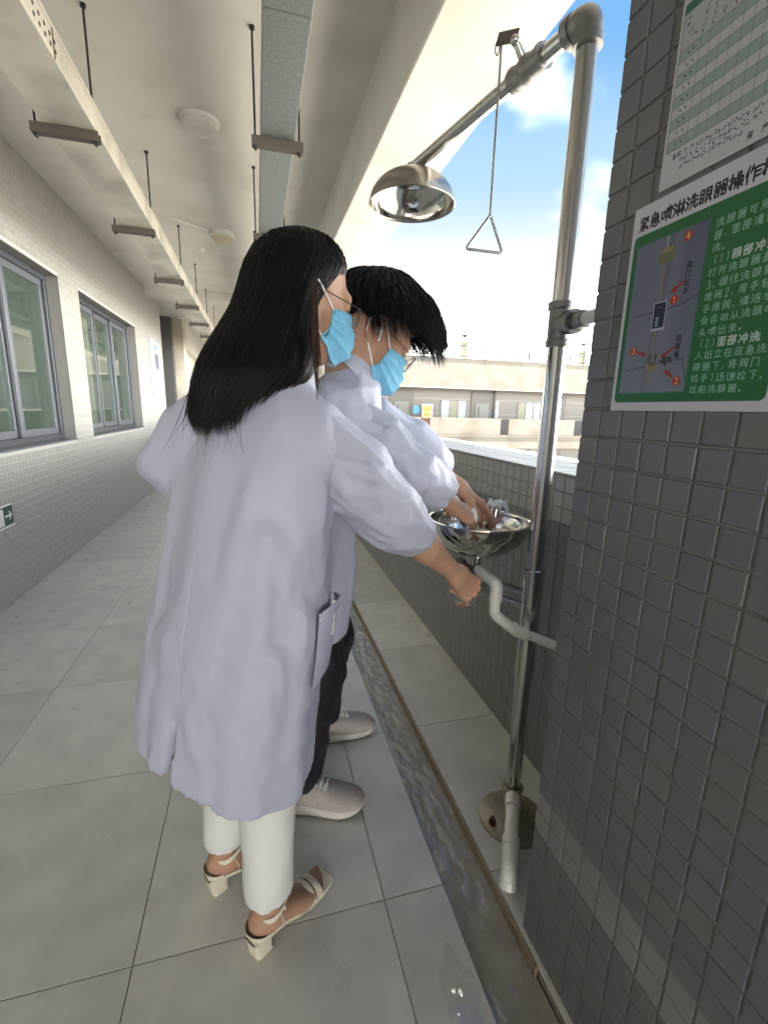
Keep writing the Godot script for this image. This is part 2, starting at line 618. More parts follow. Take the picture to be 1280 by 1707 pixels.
	c1.span(Vector3(-5.2, CEIL, -30.0), Vector3(PIL + 0.4, CEIL + 0.32, 6.2))
	part(cl, "slab", c1, M.ceiling)
	var bm := single("edge_beam", edge_beam(), M.ceiling, "deep cream concrete beam along the open edge of the corridor", "beam")
	bm.set_meta("kind", "structure")
	var xb := MB.new()
	for z in [-8.2, -16.2, -24.2]:
		var q := MB.new()
		q.span(Vector3(WX - 0.1, CEIL - 0.13, z - 0.25), Vector3(PIL - 0.002, CEIL + 0.01, z), 0.004)
		single("cross_beam", q, M.ceiling, ["shallow cream beam crossing the ceiling beyond the second lamp", "shallow cream beam crossing the far ceiling", "shallow cream beam at the far end of the ceiling"][int((-8.2 - z) / 8.0 + 0.5)], "beam", "beams crossing the ceiling", "structure")
	var wh := MB.new()
	wh.span(Vector3(WX - 0.05, CEIL - 0.5, -30.0), Vector3(WX + 0.12, CEIL + 0.01, -11.36), 0.004)
	single("wall_head_beam", wh, M.ceiling, "cream beam along the head of the further corridor wall", "beam", "", "structure")
	build_parapet()
	build_pillar()
	build_trays()
	build_lamps()
	build_wall_signs()

func edge_beam() -> MB:
	var b := MB.new()
	var y0 := 2.583
	var p := [Vector2(0.62, y0 + 0.006), Vector2(0.626, y0), Vector2(1.014, y0), Vector2(1.02, y0 + 0.006), Vector2(1.02, 3.37), Vector2(0.66, 3.37), Vector2(0.652, CEIL)]
	for i in p.size():
		var a: Vector2 = p[i]
		var d: Vector2 = p[(i + 1) % p.size()]
		var e := (d - a)
		var o := Vector3(e.y, -e.x, 0)
		b.poly([Vector3(a.x, a.y, 6.2), Vector3(d.x, d.y, 6.2), Vector3(d.x, d.y, -30.0), Vector3(a.x, a.y, -30.0)], o)
	for s in [6.2, -30.0]:
		var q := []
		for a in p:
			q.append(Vector3(a.x, a.y, s))
		b.poly(q, Vector3(0, 0, s))
	return b

func build_water():
	# water running along the channel: a rippled sheet
	var f := FastNoiseLite.new()
	f.seed = 4
	f.frequency = 9.0
	f.fractal_octaves = 4
	var g := FastNoiseLite.new()
	g.seed = 14
	g.frequency = 30.0
	g.fractal_octaves = 2
	var rows := []
	var nz := 620
	var nx := 34
	for j in nz:
		var z := -0.30 - 4.1 * float(j) / (nz - 1)
		var row := []
		for i in nx:
			var x := lerpf(CX0 + 0.001, CX1 - 0.009, float(i) / (nx - 1))
			var y := -0.022
			var calm := smoothstep(-0.5, -1.0, z) * 0.6 + 0.4
			y += f.get_noise_2d(x * 1.3, z * 0.6) * 0.0034 * calm + g.get_noise_2d(x, z * 0.45) * (0.0005 + 0.0017 * smoothstep(-0.75, -1.25, z))
			# rings round falling drops
			for q in [[0.575, -1.62]]:
				var d := Vector2(x - q[0], (z - q[1]) * 0.7).length()
				y += 0.0009 * sin(d * 420.0) * exp(-d * d / 0.004)
			row.append(Vector3(x, y, z))
		rows.append(row)
	var b := MB.new()
	b.sheet(rows, Vector3.UP)
	single("drain_water", b, M.water, "clear water rippling along the drain channel", "water", "", "structure")
	# spilled water lying on the tiles beside the channel
	var pl := MB.new()
	var pool := [[Vector2(0.405, -0.70), 0.040, 0.085], [Vector2(0.42, -0.60), 0.028, 0.07], [Vector2(0.385, -0.665), 0.022, 0.03], [Vector2(0.43, -0.53), 0.016, 0.035], [Vector2(0.405, -0.56), 0.011, 0.014], [Vector2(0.44, -0.49), 0.010, 0.016]]
	for q in pool:
		var ctr: Vector2 = q[0]
		var rr := []
		for k in 7:
			var t := float(k) / 6.0
			var row := []
			for i in 33:
				var a := TAU * i / 32.0
				var wob := 1.0 + 0.28 * f.get_noise_2d(cos(a) * 0.06 + ctr.x * 3.0, sin(a) * 0.06 + ctr.y * 3.0) + 0.12 * sin(a * 5.0 + ctr.y * 60.0)
				var h := 0.0009 * (1.0 - pow(t, 6.0)) + 0.0005
				row.append(Vector3(minf(ctr.x + cos(a) * q[1] * t * wob, CX0 - 0.002), h, ctr.y + sin(a) * q[2] * t * wob))
			rr.append(row)
		pl.sheet(rr, Vector3.UP)
	single("spilled_water", pl, M.water, "small puddles of spilled water on the tiles beside the drain", "water", "", "structure")

func build_window(z0: float, z1: float, y0: float, y1: float, k: int):
	var x := WX - 0.095
	var w := thing("sliding_window", ["grey aluminium sliding window nearer the viewer, cut by the picture's edge", "grey aluminium sliding window nearer the dark recess, shown whole"][k], "window", Vector3(WX, y0, (z0 + z1) / 2), "windows along the corridor wall")
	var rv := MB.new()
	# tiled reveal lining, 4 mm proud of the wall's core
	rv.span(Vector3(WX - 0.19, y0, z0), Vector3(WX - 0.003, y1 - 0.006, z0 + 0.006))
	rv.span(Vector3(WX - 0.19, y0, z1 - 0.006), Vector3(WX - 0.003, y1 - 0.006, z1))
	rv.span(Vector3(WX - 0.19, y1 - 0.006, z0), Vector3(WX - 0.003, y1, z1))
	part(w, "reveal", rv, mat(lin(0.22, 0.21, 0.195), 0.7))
	var s := MB.new()
	s.span(Vector3(WX - 0.19, y0, z0 + 0.006), Vector3(WX + 0.012, y0 + 0.014, z1 - 0.006), 0.003)
	part(w, "sill", s, M.frame_pale)
	var f := MB.new()
	var a0 := z0 + 0.006
	var a1 := z1 - 0.006
	var b0 := y0 + 0.014
	var b1 := y1 - 0.006
	var t := 0.045
	f.span(Vector3(x - 0.09, b0, a0), Vector3(x, b0 + t, a1), 0.003)
	f.span(Vector3(x - 0.09, b1 - t, a0), Vector3(x, b1, a1), 0.003)
	f.span(Vector3(x - 0.09, b0 + t, a0), Vector3(x, b1 - t, a0 + t), 0.003)
	f.span(Vector3(x - 0.09, b0 + t, a1 - t), Vector3(x, b1 - t, a1), 0.003)
	part(w, "frame", f, M.frame)
	var width := (a1 - a0 - 2 * t)
	for i in 3:
		var e0 := a1 - t - width * (i + 1) / 3.0 - (0.03 if i < 2 else 0.0)
		var e1 := a1 - t - width * i / 3.0
		var px := x - 0.02 - 0.03 * (i % 2)
		var q := MB.new()
		var u := 0.055
		q.span(Vector3(px - 0.024, b0 + t, e0), Vector3(px, b0 + t + u, e1), 0.002)
		q.span(Vector3(px - 0.024, b1 - t - u, e0), Vector3(px, b1 - t, e1), 0.002)
		q.span(Vector3(px - 0.024, b0 + t + u, e0), Vector3(px, b1 - t - u, e0 + u), 0.002)
		q.span(Vector3(px - 0.024, b0 + t + u, e1 - u), Vector3(px, b1 - t - u, e1), 0.002)
		var sash := part(w, "sash", q, M.frame_pale)
		var gl := MB.new()
		gl.span(Vector3(px - 0.014, b0 + t + u, e0 + u), Vector3(px - 0.009, b1 - t - u, e1 - u))
		part(sash, "pane", gl, M.glass)
		var st := MB.new()
		st.span(Vector3(px - 0.026, b0 + t, e0 - 0.006), Vector3(px + 0.004, b1 - t, e0 + 0.012))
		part(w, "meeting_stile", st, M.frame_dark)
	# curtains gathered inside
	for cseg in ([[a1 - 1.2, a1 - 0.62], [a1 - 0.5, a1 - 0.02]] if k == 0 else [[a1 - 0.62, a1 - 0.12], [a1 - 1.3, a1 - 0.80]]):
		var cur := thing("curtain", "", "curtain", Vector3(x - 0.2, y0, cseg[0]), "curtains inside the windows")
		tag(cur, "pale green curtain hanging inside the %s, %s part" % [["nearer window", "window by the recess"][k], ["its middle" if cseg[1] < a1 - 0.3 else "its end"][0]])
		var rows := []
		for j in 2:
			var row := []
			for i in 60:
				var zz := lerpf(cseg[0], cseg[1], i / 59.0)
				row.append(Vector3(x - 0.16 + 0.025 * sin(zz * 70.0) + 0.01 * sin(zz * 31.0), [0.2, y1 + 0.1][j], zz))
			rows.append(row)
		var cb := MB.new()
		cb.sheet(rows, Vector3.RIGHT)
		part(cur, "cloth", cb, M.curtain)

func build_parapet():
	var p := thing("parapet", "waist high grey tiled parapet along the corridor's open side", "parapet", Vector3(PX + 0.18, 0, -8))
	var b := MB.new()
	b.span(Vector3(PX + 0.003, -0.3, -29.85), Vector3(1.33, PT, PZ - 0.002))
	part(p, "core", b, M.grout_dark)
	var fr := Transform3D(Basis(Vector3(0, 0, 1), Vector3.UP, Vector3(-1, 0, 0)), Vector3(PX, 0, -0.80 - 170 * PITCH))
	tiled(p, fr, 170, 21, 290, ["dark0", "dark1", "dark2", "dark3"], [18, 19, 20], ["pale0", "pale1", "pale2", "pale3"])
	# coping of pale tiles
	for i in 60:
		for j in 3:
			var t := MB.new()
			var z := -0.80 - (i + 0.5) * 0.105
			var x := PX - 0.002 + (j + 0.5) * 0.1235
			t.box(Vector3(x, PT + 0.004, z), Vector3(0.1195, 0.008, 0.101), Basis.IDENTITY, 0.0015)
			part(p, "coping_tile", t, M["pale%d" % (rng.randi() % 4)])
	var rest := MB.new()
	rest.span(Vector3(PX - 0.002, PT, -29.85), Vector3(1.368, PT + 0.008, -7.11))
	part(p, "coping", rest, M.sand0)
	var q := MB.new()
	q.span(Vector3(PX, 0, 3.01), Vector3(1.33, PT, 5.95))
	part(p, "near_length", q, M.mid1)

func build_pillar():
	var p := thing("pillar", "broad dark grey pillar faced with square mosaic tiles", "pillar", Vector3(PIL + 0.35, 0, -0.1))
	var b := MB.new()
	b.span(Vector3(PIL + 0.003, -0.05, PZ + 0.003), Vector3(1.33, 2.60, 3.0))
	part(p, "core", b, M.grout_pillar)
	var fr := Transform3D(Basis(Vector3(0, 0, 1), Vector3.UP, Vector3(-1, 0, 0)), Vector3(PIL, 0, PZ))
	tiled(p, fr, 72, 49, 298, ["slate0", "slate1", "slate2", "slate3"], [6, 7], ["stripe0", "stripe1", "stripe2", "stripe3"])
	var e := Transform3D(Basis(Vector3(-1, 0, 0), Vector3.UP, Vector3(0, 0, -1)), Vector3(1.327, 0, PZ))
	tiled(p, e, 13, 49, 0, ["slate0", "slate1", "slate2", "slate3"], [6, 7], ["stripe0", "stripe1", "stripe2", "stripe3"])

func build_trays():
	# cream cable duct on hangers at the left, galvanised duct at the right
	var yl := 2.55
	var d := thing("cable_duct", "long cream steel cable duct hung beside the tiled wall", "cable duct", Vector3(-0.79, yl, -10))
	var b := MB.new()
	b.span(Vector3(-0.905, yl, -29.0), Vector3(-0.683, yl + 0.10, 2.0), 0.003)
	part(d, "trough", b, M.duct)
	var lid := MB.new()
	lid.span(Vector3(-0.91, yl + 0.10, -29.0), Vector3(-0.678, yl + 0.115, 2.0), 0.003)
	part(d, "lid", lid, M.duct)
	for j in 10:
		var h := MB.new()
		var zz := -2.13 - 0.045 * (j / 2)
		var cx := -0.6815
		h.tube([Vector3(cx - 0.003, yl + 0.032 + 0.032 * (j % 2), zz), Vector3(cx, yl + 0.032 + 0.032 * (j % 2), zz)], 0.0075, 10)
		part(d, "knockout", h, M.black)
	for j in 8:
		var s := MB.new()
		s.span(Vector3(-0.6822, yl, -2.3 - j * 2.0), Vector3(-0.681, yl + 0.10, -2.29 - j * 2.0))
		part(d, "joint_strip", s, M.strut)
	var zl := [-2.78 + 1.36, -2.78, -4.04, -5.45, -6.75, -8.05, -9.4, -10.8, -12.2]
	for i in zl.size():
		hanger(-0.955, -0.675, yl, zl[i], i, 0)
	var yg := 2.60
	var e := thing("galvanised_duct", "mottled galvanised steel duct hung along the middle of the ceiling", "cable duct", Vector3(0.15, yg, -10))
	var gb := MB.new()
	for j in 14:
		var q := MB.new()
		q.span(Vector3(0.065, yg, -0.9 - (j + 1) * 2.0 + 3.0 + 0.003), Vector3(0.228, yg + 0.11, -0.9 - j * 2.0 + 3.0), 0.003)
		part(e, "section", q, M.galv)
		var r := MB.new()
		for k in 5:
			for s in [-1, 1]:
				r.lathe([Vector2(0.0, 0.002), Vector2(0.004, 0.0)], Vector3(0.0645, yg + 0.015 + k * 0.02, -0.9 - j * 2.0 + 3.0 + s * 0.03), Basis(Vector3.BACK, PI / 2), 8)
		part(e, "rivets", r, M.strut)
	var zg := [-1.4, -2.68, -4.02, -5.35, -6.7, -8.0, -9.4]
	for i in zg.size():
		hanger(0.02, 0.27, yg, zg[i], i, 1)

func hanger(x0: float, x1: float, y: float, z: float, i: int, k: int):
	var lab: String = ["slotted channel hanger with threaded rods under the cream duct, ", "slotted channel hanger with threaded rods under the galvanised duct, "][k]
	var pos := ["just behind the viewer", "first one in from the viewer", "second one in from the viewer", "third one along the ceiling", "fourth one along the ceiling", "fifth one along the ceiling", "sixth one along the ceiling", "seventh, far along", "eighth and farthest"]
	var h := thing("duct_hanger", lab + pos[i], "hanger", Vector3((x0 + x1) / 2, y, z), ["hangers carrying the cream duct", "hangers carrying the galvanised duct"][k])
	var b := MB.new()
	# U channel, open side down
	b.span(Vector3(x0, y - 0.043, z - 0.0205), Vector3(x1, y - 0.0405, z + 0.0205))
	b.span(Vector3(x0, y - 0.0405, z - 0.0205), Vector3(x1, y - 0.002, z - 0.018))
	b.span(Vector3(x0, y - 0.0405, z + 0.018), Vector3(x1, y - 0.002, z + 0.0205))
	part(h, "channel", b, M.strut)
	for s in [x0 + 0.018, x1 - 0.018]:
		var r := MB.new()
		r.tube([Vector3(s, y - 0.06, z), Vector3(s, CEIL, z)], 0.0052, 8)
		part(h, "threaded_rod", r, M.rod)
		var nt := MB.new()
		nt.lathe([Vector2(0, -0.052), Vector2(0.011, -0.052), Vector2(0.011, -0.043), Vector2(0.0, -0.043)], Vector3(s, y, z), Basis.IDENTITY, 6)
		nt.lathe([Vector2(0, CEIL - y - 0.012), Vector2(0.013, CEIL - y - 0.012), Vector2(0.013, CEIL - y), Vector2(0, CEIL - y)], Vector3(s, y, z), Basis.IDENTITY, 8)
		part(h, "nut", nt, M.rod)

func build_lamps():
	var l := thing("ceiling_lamp", "flat round white ceiling lamp between the two ducts", "ceiling lamp", Vector3(-0.285, CEIL, -3.54))
	var a := MB.new()
	a.lathe([Vector2(0.0, -0.022), Vector2(0.118, -0.022), Vector2(0.12, 0.0)], Vector3(-0.285, CEIL, -3.54), Basis.IDENTITY, 40)
	part(l, "base", a, M.white)
	a = MB.new()
	a.lathe([Vector2(0.0, -0.068), Vector2(0.04, -0.067), Vector2(0.08, -0.06), Vector2(0.105, -0.045), Vector2(0.113, -0.0225), Vector2(0.0, -0.0221)], Vector3(-0.285, CEIL, -3.54), Basis.IDENTITY, 40)
	part(l, "diffuser", a, M.lamp_glass)
	var e := thing("dome_lamp", "small yellowed dome lamp fed by a thin conduit, farther along the ceiling", "ceiling lamp", Vector3(-0.28, CEIL, -5.5))
	a = MB.new()
	var o := Vector3(-0.28, CEIL, -5.5)
	a.lathe([Vector2(0.0, -0.05), Vector2(0.118, -0.05), Vector2(0.122, -0.04), Vector2(0.115, 0.0)], o, Basis.IDENTITY, 36)
	part(e, "base", a, M.white)
	a = MB.new()
	a.lathe([Vector2(0.0, -0.125), Vector2(0.05, -0.118), Vector2(0.088, -0.095), Vector2(0.112, -0.0505), Vector2(0.0, -0.0502)], o, Basis.IDENTITY, 36)
	part(e, "dome", a, M.lamp_warm)
	a = MB.new()
	a.tube([Vector3(-0.72, CEIL - 0.012, -5.22), Vector3(-0.39, CEIL - 0.012, -5.45)], 0.010, 8)
	part(e, "conduit", a, M.white)
	a = MB.new()
	a.lathe([Vector2(0.0, -0.035), Vector2(0.03, -0.035), Vector2(0.034, -0.02), Vector2(0.04, 0.0)], Vector3(-0.55, CEIL, -6.1), Basis.IDENTITY, 20)
	single("smoke_detector", a, M.white, "small white smoke detector beyond the dome lamp", "smoke detector")

func build_wall_signs():
	# exit sign low on the left wall
	var s := thing("exit_sign", "low green exit sign with a white arrow, cut by the picture's left edge", "sign", Vector3(WX + 0.01, 0.57, -3.28))
	var b := MB.new()
	b.span(Vector3(WX + 0.001, 0.50, -3.475), Vector3(WX + 0.016, 0.645, -3.12), 0.002)
	part(s, "housing", b, M.white)
	b = MB.new()
	b.span(Vector3(WX + 0.0165, 0.515, -3.465), Vector3(WX + 0.0175, 0.637, -3.13))
	part(s, "face", b, mat(lin(0.015, 0.05, 0.035), 0.3))
	b = MB.new()
	var x := WX + 0.0185
	b.poly([Vector3(x, 0.569, -3.36), Vector3(x, 0.569, -3.425), Vector3(x, 0.583, -3.425), Vector3(x, 0.583, -3.36)], Vector3.RIGHT)
	b.poly([Vector3(x, 0.576, -3.448), Vector3(x, 0.576, -3.43), Vector3(x, 0.603, -3.405), Vector3(x, 0.603, -3.422)], Vector3.RIGHT)
	b.poly([Vector3(x, 0.576, -3.448), Vector3(x, 0.576, -3.43), Vector3(x, 0.549, -3.405), Vector3(x, 0.549, -3.422)], Vector3.RIGHT)
	part(s, "arrow", b, M.white)
	b = MB.new()
	b.span(Vector3(x - 0.0005, 0.522, -3.345), Vector3(x, 0.628, -3.28))
	part(s, "door_mark", b, M.white)
	# notice board by the recess
	var n := thing("notice_board", "tall pale blue notice board on the wall past the second window", "notice board", Vector3(WX, 1.5, -8.53))
	b = MB.new()
	b.span(Vector3(WX + 0.001, 1.47, -8.86), Vector3(WX + 0.03, 2.30, -8.20), 0.003)
	part(n, "board", b, mat(lin(0.50, 0.53, 0.62), 0.5))
	b = MB.new()
	b.span(Vector3(WX + 0.0305, 1.86, -8.72), Vector3(WX + 0.034, 2.10, -8.44))
	part(n, "dark_plate", b, mat(lin(0.10, 0.11, 0.16), 0.4))
	b = MB.new()
	b.span(Vector3(WX + 0.0305, 1.56, -8.78), Vector3(WX + 0.034, 1.74, -8.36))
	part(n, "sheet", b, mat(lin(0.62, 0.66, 0.72), 0.6))
	b = MB.new()
	b.span(Vector3(WX + 0.0305, 2.16, -8.70), Vector3(WX + 0.034, 2.24, -8.40))
	part(n, "header", b, mat(lin(0.25, 0.30, 0.42), 0.6))

# ---------------------------------------------------------------- the building across the courtyard
func build_opposite():
	var o := thing("opposite_building", "beige teaching block across the courtyard with open corridors and a bare roof fascia", "building", Vector3(24, -10, -32))
	var x0 := 1.40
	var x1 := 52.0
	var b := MB.new()
	b.span(Vector3(x0, 2.92, -33.0), Vector3(x1, 3.25, -29.98))
	b.span(Vector3(x0, 2.94, -30.02), Vector3(x1, 4.78, -29.76), 0.02)
	part(o, "roof_fascia", b, M.far_wall)
	b = MB.new()
	b.span(Vector3(x0 - 0.05, 4.78, -30.06), Vector3(x1, 4.86, -29.70), 0.01)
	part(o, "coping", b, M.far_wall)
	b = MB.new()
	b.span(Vector3(x0, 2.84, -29.70 - 0.06), Vector3(x1, 2.94, -29.72), 0.01)
	part(o, "drip_edge", b, M.far_band)
	for lv in 3:
		var y := -0.25 - lv * 3.55
		b = MB.new()
		b.span(Vector3(x0, y - 0.12, -33.0), Vector3(x1, y, -30.0))
		part(o, "corridor_floor", b, M.far_wall)
		b = MB.new()
		b.span(Vector3(x0, y - 0.95, -30.05), Vector3(x1, y - 0.06, -29.80), 0.01)
		part(o, "slab_band", b, M.far_wall)
		b = MB.new()
		b.span(Vector3(x0, y - 0.10, -29.80), Vector3(x1, y - 0.02, -29.72), 0.01)
		part(o, "string_course", b, M.far_wall)
		# parapet in lengths, open grilles between
		var gr := [[10.72, 11.38], [16.75, 17.42], [22.9, 23.55], [29.1, 29.7], [35.3, 36.0], [41.5, 42.1]]
		var at := x0
		for g in gr:
			b = MB.new()
			b.span(Vector3(at, y, -30.0), Vector3(g[0], 0.90 + y + 0.25, -29.84), 0.01)
			part(o, "parapet_wall", b, M.far_wall)
			at = g[1]
			b = MB.new()
			b.span(Vector3(g[0], y + 1.09, -29.97), Vector3(g[1], y + 1.14, -29.87))
			for k in 7:
				var xx: float = lerpf(g[0] + 0.04, g[1] - 0.04, k / 6.0)
				b.span(Vector3(xx - 0.018, y, -29.94), Vector3(xx + 0.018, y + 1.09, -29.90))
			part(o, "grille", b, M.rail)
		b = MB.new()
		b.span(Vector3(at, y, -30.0), Vector3(x1, 0.90 + y + 0.25, -29.84), 0.01)
		part(o, "parapet_wall", b, M.far_wall)
		# back wall of the corridor
		b = MB.new()
		b.span(Vector3(x0, y, -32.25), Vector3(x1, y + 3.5, -32.0))
		part(o, "wall", b, M.far_tile)
		for yy in [1.38, 2.42]:
			b = MB.new()
			b.span(Vector3(x0, y + yy, -32.0), Vector3(x1, y + yy + 0.09, -31.985))
			part(o, "pale_band", b, M.far_band)
		for k in 7:
			var sx := (k - 1) * 6.32
			# doorway bay with its door, slit pane in the door
			far_door(o, 9.05 + sx, 10.85 + sx, y)
			far_window(o, 12.95 + sx, 15.05 + sx, y, k + lv)
			if k % 2 == 0:
				b = MB.new()
				b.span(Vector3(10.85 + sx, y, -32.0), Vector3(11.0 + sx, y + 3.2, -31.75), 0.01)
				part(o, "pier", b, M.far_pier)
	# free things in its corridor
	var s := thing("orange_notice", "orange notice panel in a white frame by the far building's parapet grille", "notice", Vector3(11.55, -0.25, -30.9))
	b = MB.new()
	b.span(Vector3(11.17, -0.2, -30.95), Vector3(11.93, 1.78, -30.88), 0.01)
	part(s, "frame", b, M.white)
	b = MB.new()
	b.span(Vector3(11.24, -0.1, -30.878), Vector3(11.86, 1.71, -30.872))
	part(s, "panel", b, mat(lin(0.75, 0.20, 0.04), 0.6))
	for q in [[11.32, 1.18, 11.45, 1.30], [11.5, 1.18, 11.62, 1.30], [11.32, 0.78, 11.78, 0.98], [11.32, 0.42, 11.6, 0.6], [11.66, 1.1, 11.8, 1.28]]:
		b = MB.new()
		b.span(Vector3(q[0], q[1], -30.871), Vector3(q[2], q[3], -30.868))
		part(s, "pale_patch", b, mat(lin(0.85, 0.55, 0.18), 0.7))
	var c := MB.new()
	c.lathe([Vector2(0, 0.02), Vector2(0.29, 0.02), Vector2(0.31, 0.0)], Vector3(11.05, 1.40, -31.985), Basis(Vector3.RIGHT, PI / 2), 28)
	single("round_sign", c, mat(lin(0.10, 0.36, 0.66), 0.5), "round blue sign on the far wall left of the orange notice", "sign")
	var bd := thing("wall_poster", "white and blue poster on the far wall between door and window", "poster", Vector3(17.35, 0.9, -31.98))
	b = MB.new()
	b.span(Vector3(17.1, 0.95, -31.985), Vector3(17.62, 2.15, -31.955), 0.005)
	part(bd, "sheet", b, M.white)
	b = MB.new()
	b.span(Vector3(17.15, 0.98, -31.953), Vector3(17.57, 1.35, -31.948))
	part(bd, "blue_field", b, mat(lin(0.2, 0.4, 0.65), 0.6))
	b = MB.new()
	b.span(Vector3(17.2, 1.65, -31.953), Vector3(17.5, 1.8, -31.948))
	part(bd, "dark_line", b, mat(lin(0.1, 0.1, 0.12), 0.6))
	# roof railing
	var r := thing("roof_railing", "thin grey metal railing along the far building's roof edge", "railing", Vector3(24, 4.86, -30))
	b = MB.new()
	b.span(Vector3(x0, 5.58, -29.94), Vector3(x1, 5.67, -29.86))
	part(r, "top_rail", b, M.rail)
	b = MB.new()
	b.span(Vector3(x0, 4.97, -29.93), Vector3(x1, 5.03, -29.87))
	b.span(Vector3(x0, 5.43, -29.92), Vector3(x1, 5.48, -29.88))
	part(r, "lower_rail", b, M.rail)
	for k in 45:
		b = MB.new()
		var xx := x0 + 0.4 + k * 1.12
		b.span(Vector3(xx - 0.04, 4.84, -29.94), Vector3(xx + 0.04, 5.58, -29.86))
		part(r, "post", b, M.rail)
	b = MB.new()
	for k in 330:
		var xx := x0 + 0.4 + k * 0.152
		b.span(Vector3(xx - 0.014, 5.0, -29.914), Vector3(xx + 0.014, 5.45, -29.886))
	part(r, "pickets", b, M.rail, "", "stuff")
	for k in 3:
		var p: Vector3 = [Vector3(14.85, 3.25, -32.7), Vector3(25.1, 3.25, -32.7), Vector3(35.6, 3.25, -32.7)][k]
		var v := thing("roof_vent", ["pale yellow roof vent pipe standing between the man's head and the tall steel pipe", "pale yellow roof vent pipe between the tall steel pipe and the dark pillar", "pale yellow roof vent pipe hidden behind the dark pillar"][k], "vent", p, "vent pipes on the far roof")
		b = MB.new()
		b.lathe([Vector2(0.27, 0.0), Vector2(0.27, 2.95), Vector2(0.32, 2.95), Vector2(0.32, 3.05), Vector2(0.0, 3.05)], p, Basis.IDENTITY, 20)
		part(v, "pipe", b, mat(lin(0.17, 0.175, 0.12), 0.8))
		b = MB.new()
		b.tube([p + Vector3(0, 3.04, 0), p + Vector3(0, 3.40, 0)], 0.04, 8)
		b.lathe([Vector2(0.04, 3.38), Vector2(0.30, 3.55), Vector2(0.0, 3.62)], p, Basis.IDENTITY, 14)
		part(v, "cap", b, M.rail)

func far_door(o: Node3D, x0: float, x1: float, y: float):
	var b := MB.new()
	b.span(Vector3(x0, y, -31.998), Vector3(x1, y + 3.0, -31.93), 0.01)
	b.span(Vector3(x0, y + 2.3, -31.93), Vector3(x1, y + 3.0, -31.90))
	var d := part(o, "door_bay", b, M.far_pier)
	b = MB.new()
	b.span(Vector3(x0 + 0.35, y + 0.01, -31.93), Vector3(x1 - 0.35, y + 2.2, -31.89), 0.01)
	part(d, "door", b, M.far_door)
	b = MB.new()
	b.span(Vector3(x0 + 0.55, y + 1.2, -31.888), Vector3(x0 + 0.67, y + 1.95, -31.884))
	part(d, "slit_pane", b, M.frame_dark)

func far_window(o: Node3D, x0: float, x1: float, y: float, k: int):
	var b := MB.new()
	var y0 := y + 1.0
	var y1 := y + 2.38
	b.span(Vector3(x0, y0, -31.999), Vector3(x1, y1, -31.985))
	for i in 4:
		var xx := lerpf(x0 + 0.03, x1 - 0.03, i / 3.0)
		b.span(Vector3(xx - 0.03, y0, -31.985), Vector3(xx + 0.03, y1, -31.95))
	b.span(Vector3(x0, y1 - 0.05, -31.985), Vector3(x1, y1, -31.95))
	var w := part(o, "window", b, M.frame)
	for i in 3:
		var a := lerpf(x0 + 0.06, x1 - 0.06, i / 3.0) + 0.03
		var e := lerpf(x0 + 0.06, x1 - 0.06, (i + 1) / 3.0) - 0.03
		b = MB.new()
		var split: float = y0 + (0.72 if (k + i) % 3 < 2 else 0.02)
		b.span(Vector3(a, split, -31.984), Vector3(e, y1 - 0.05, -31.976))
		part(w, "pane", b, mat(lin(0.06, 0.055, 0.06), 0.15) if (k + i) % 3 < 2 else mat(lin(0.20, 0.195, 0.15), 0.8))
		if split > y0 + 0.1:
			b = MB.new()
			b.span(Vector3(a, y0, -31.984), Vector3(e, split, -31.976))
			part(w, "frosted_pane", b, mat(lin(0.15, 0.19, 0.175), 0.3))

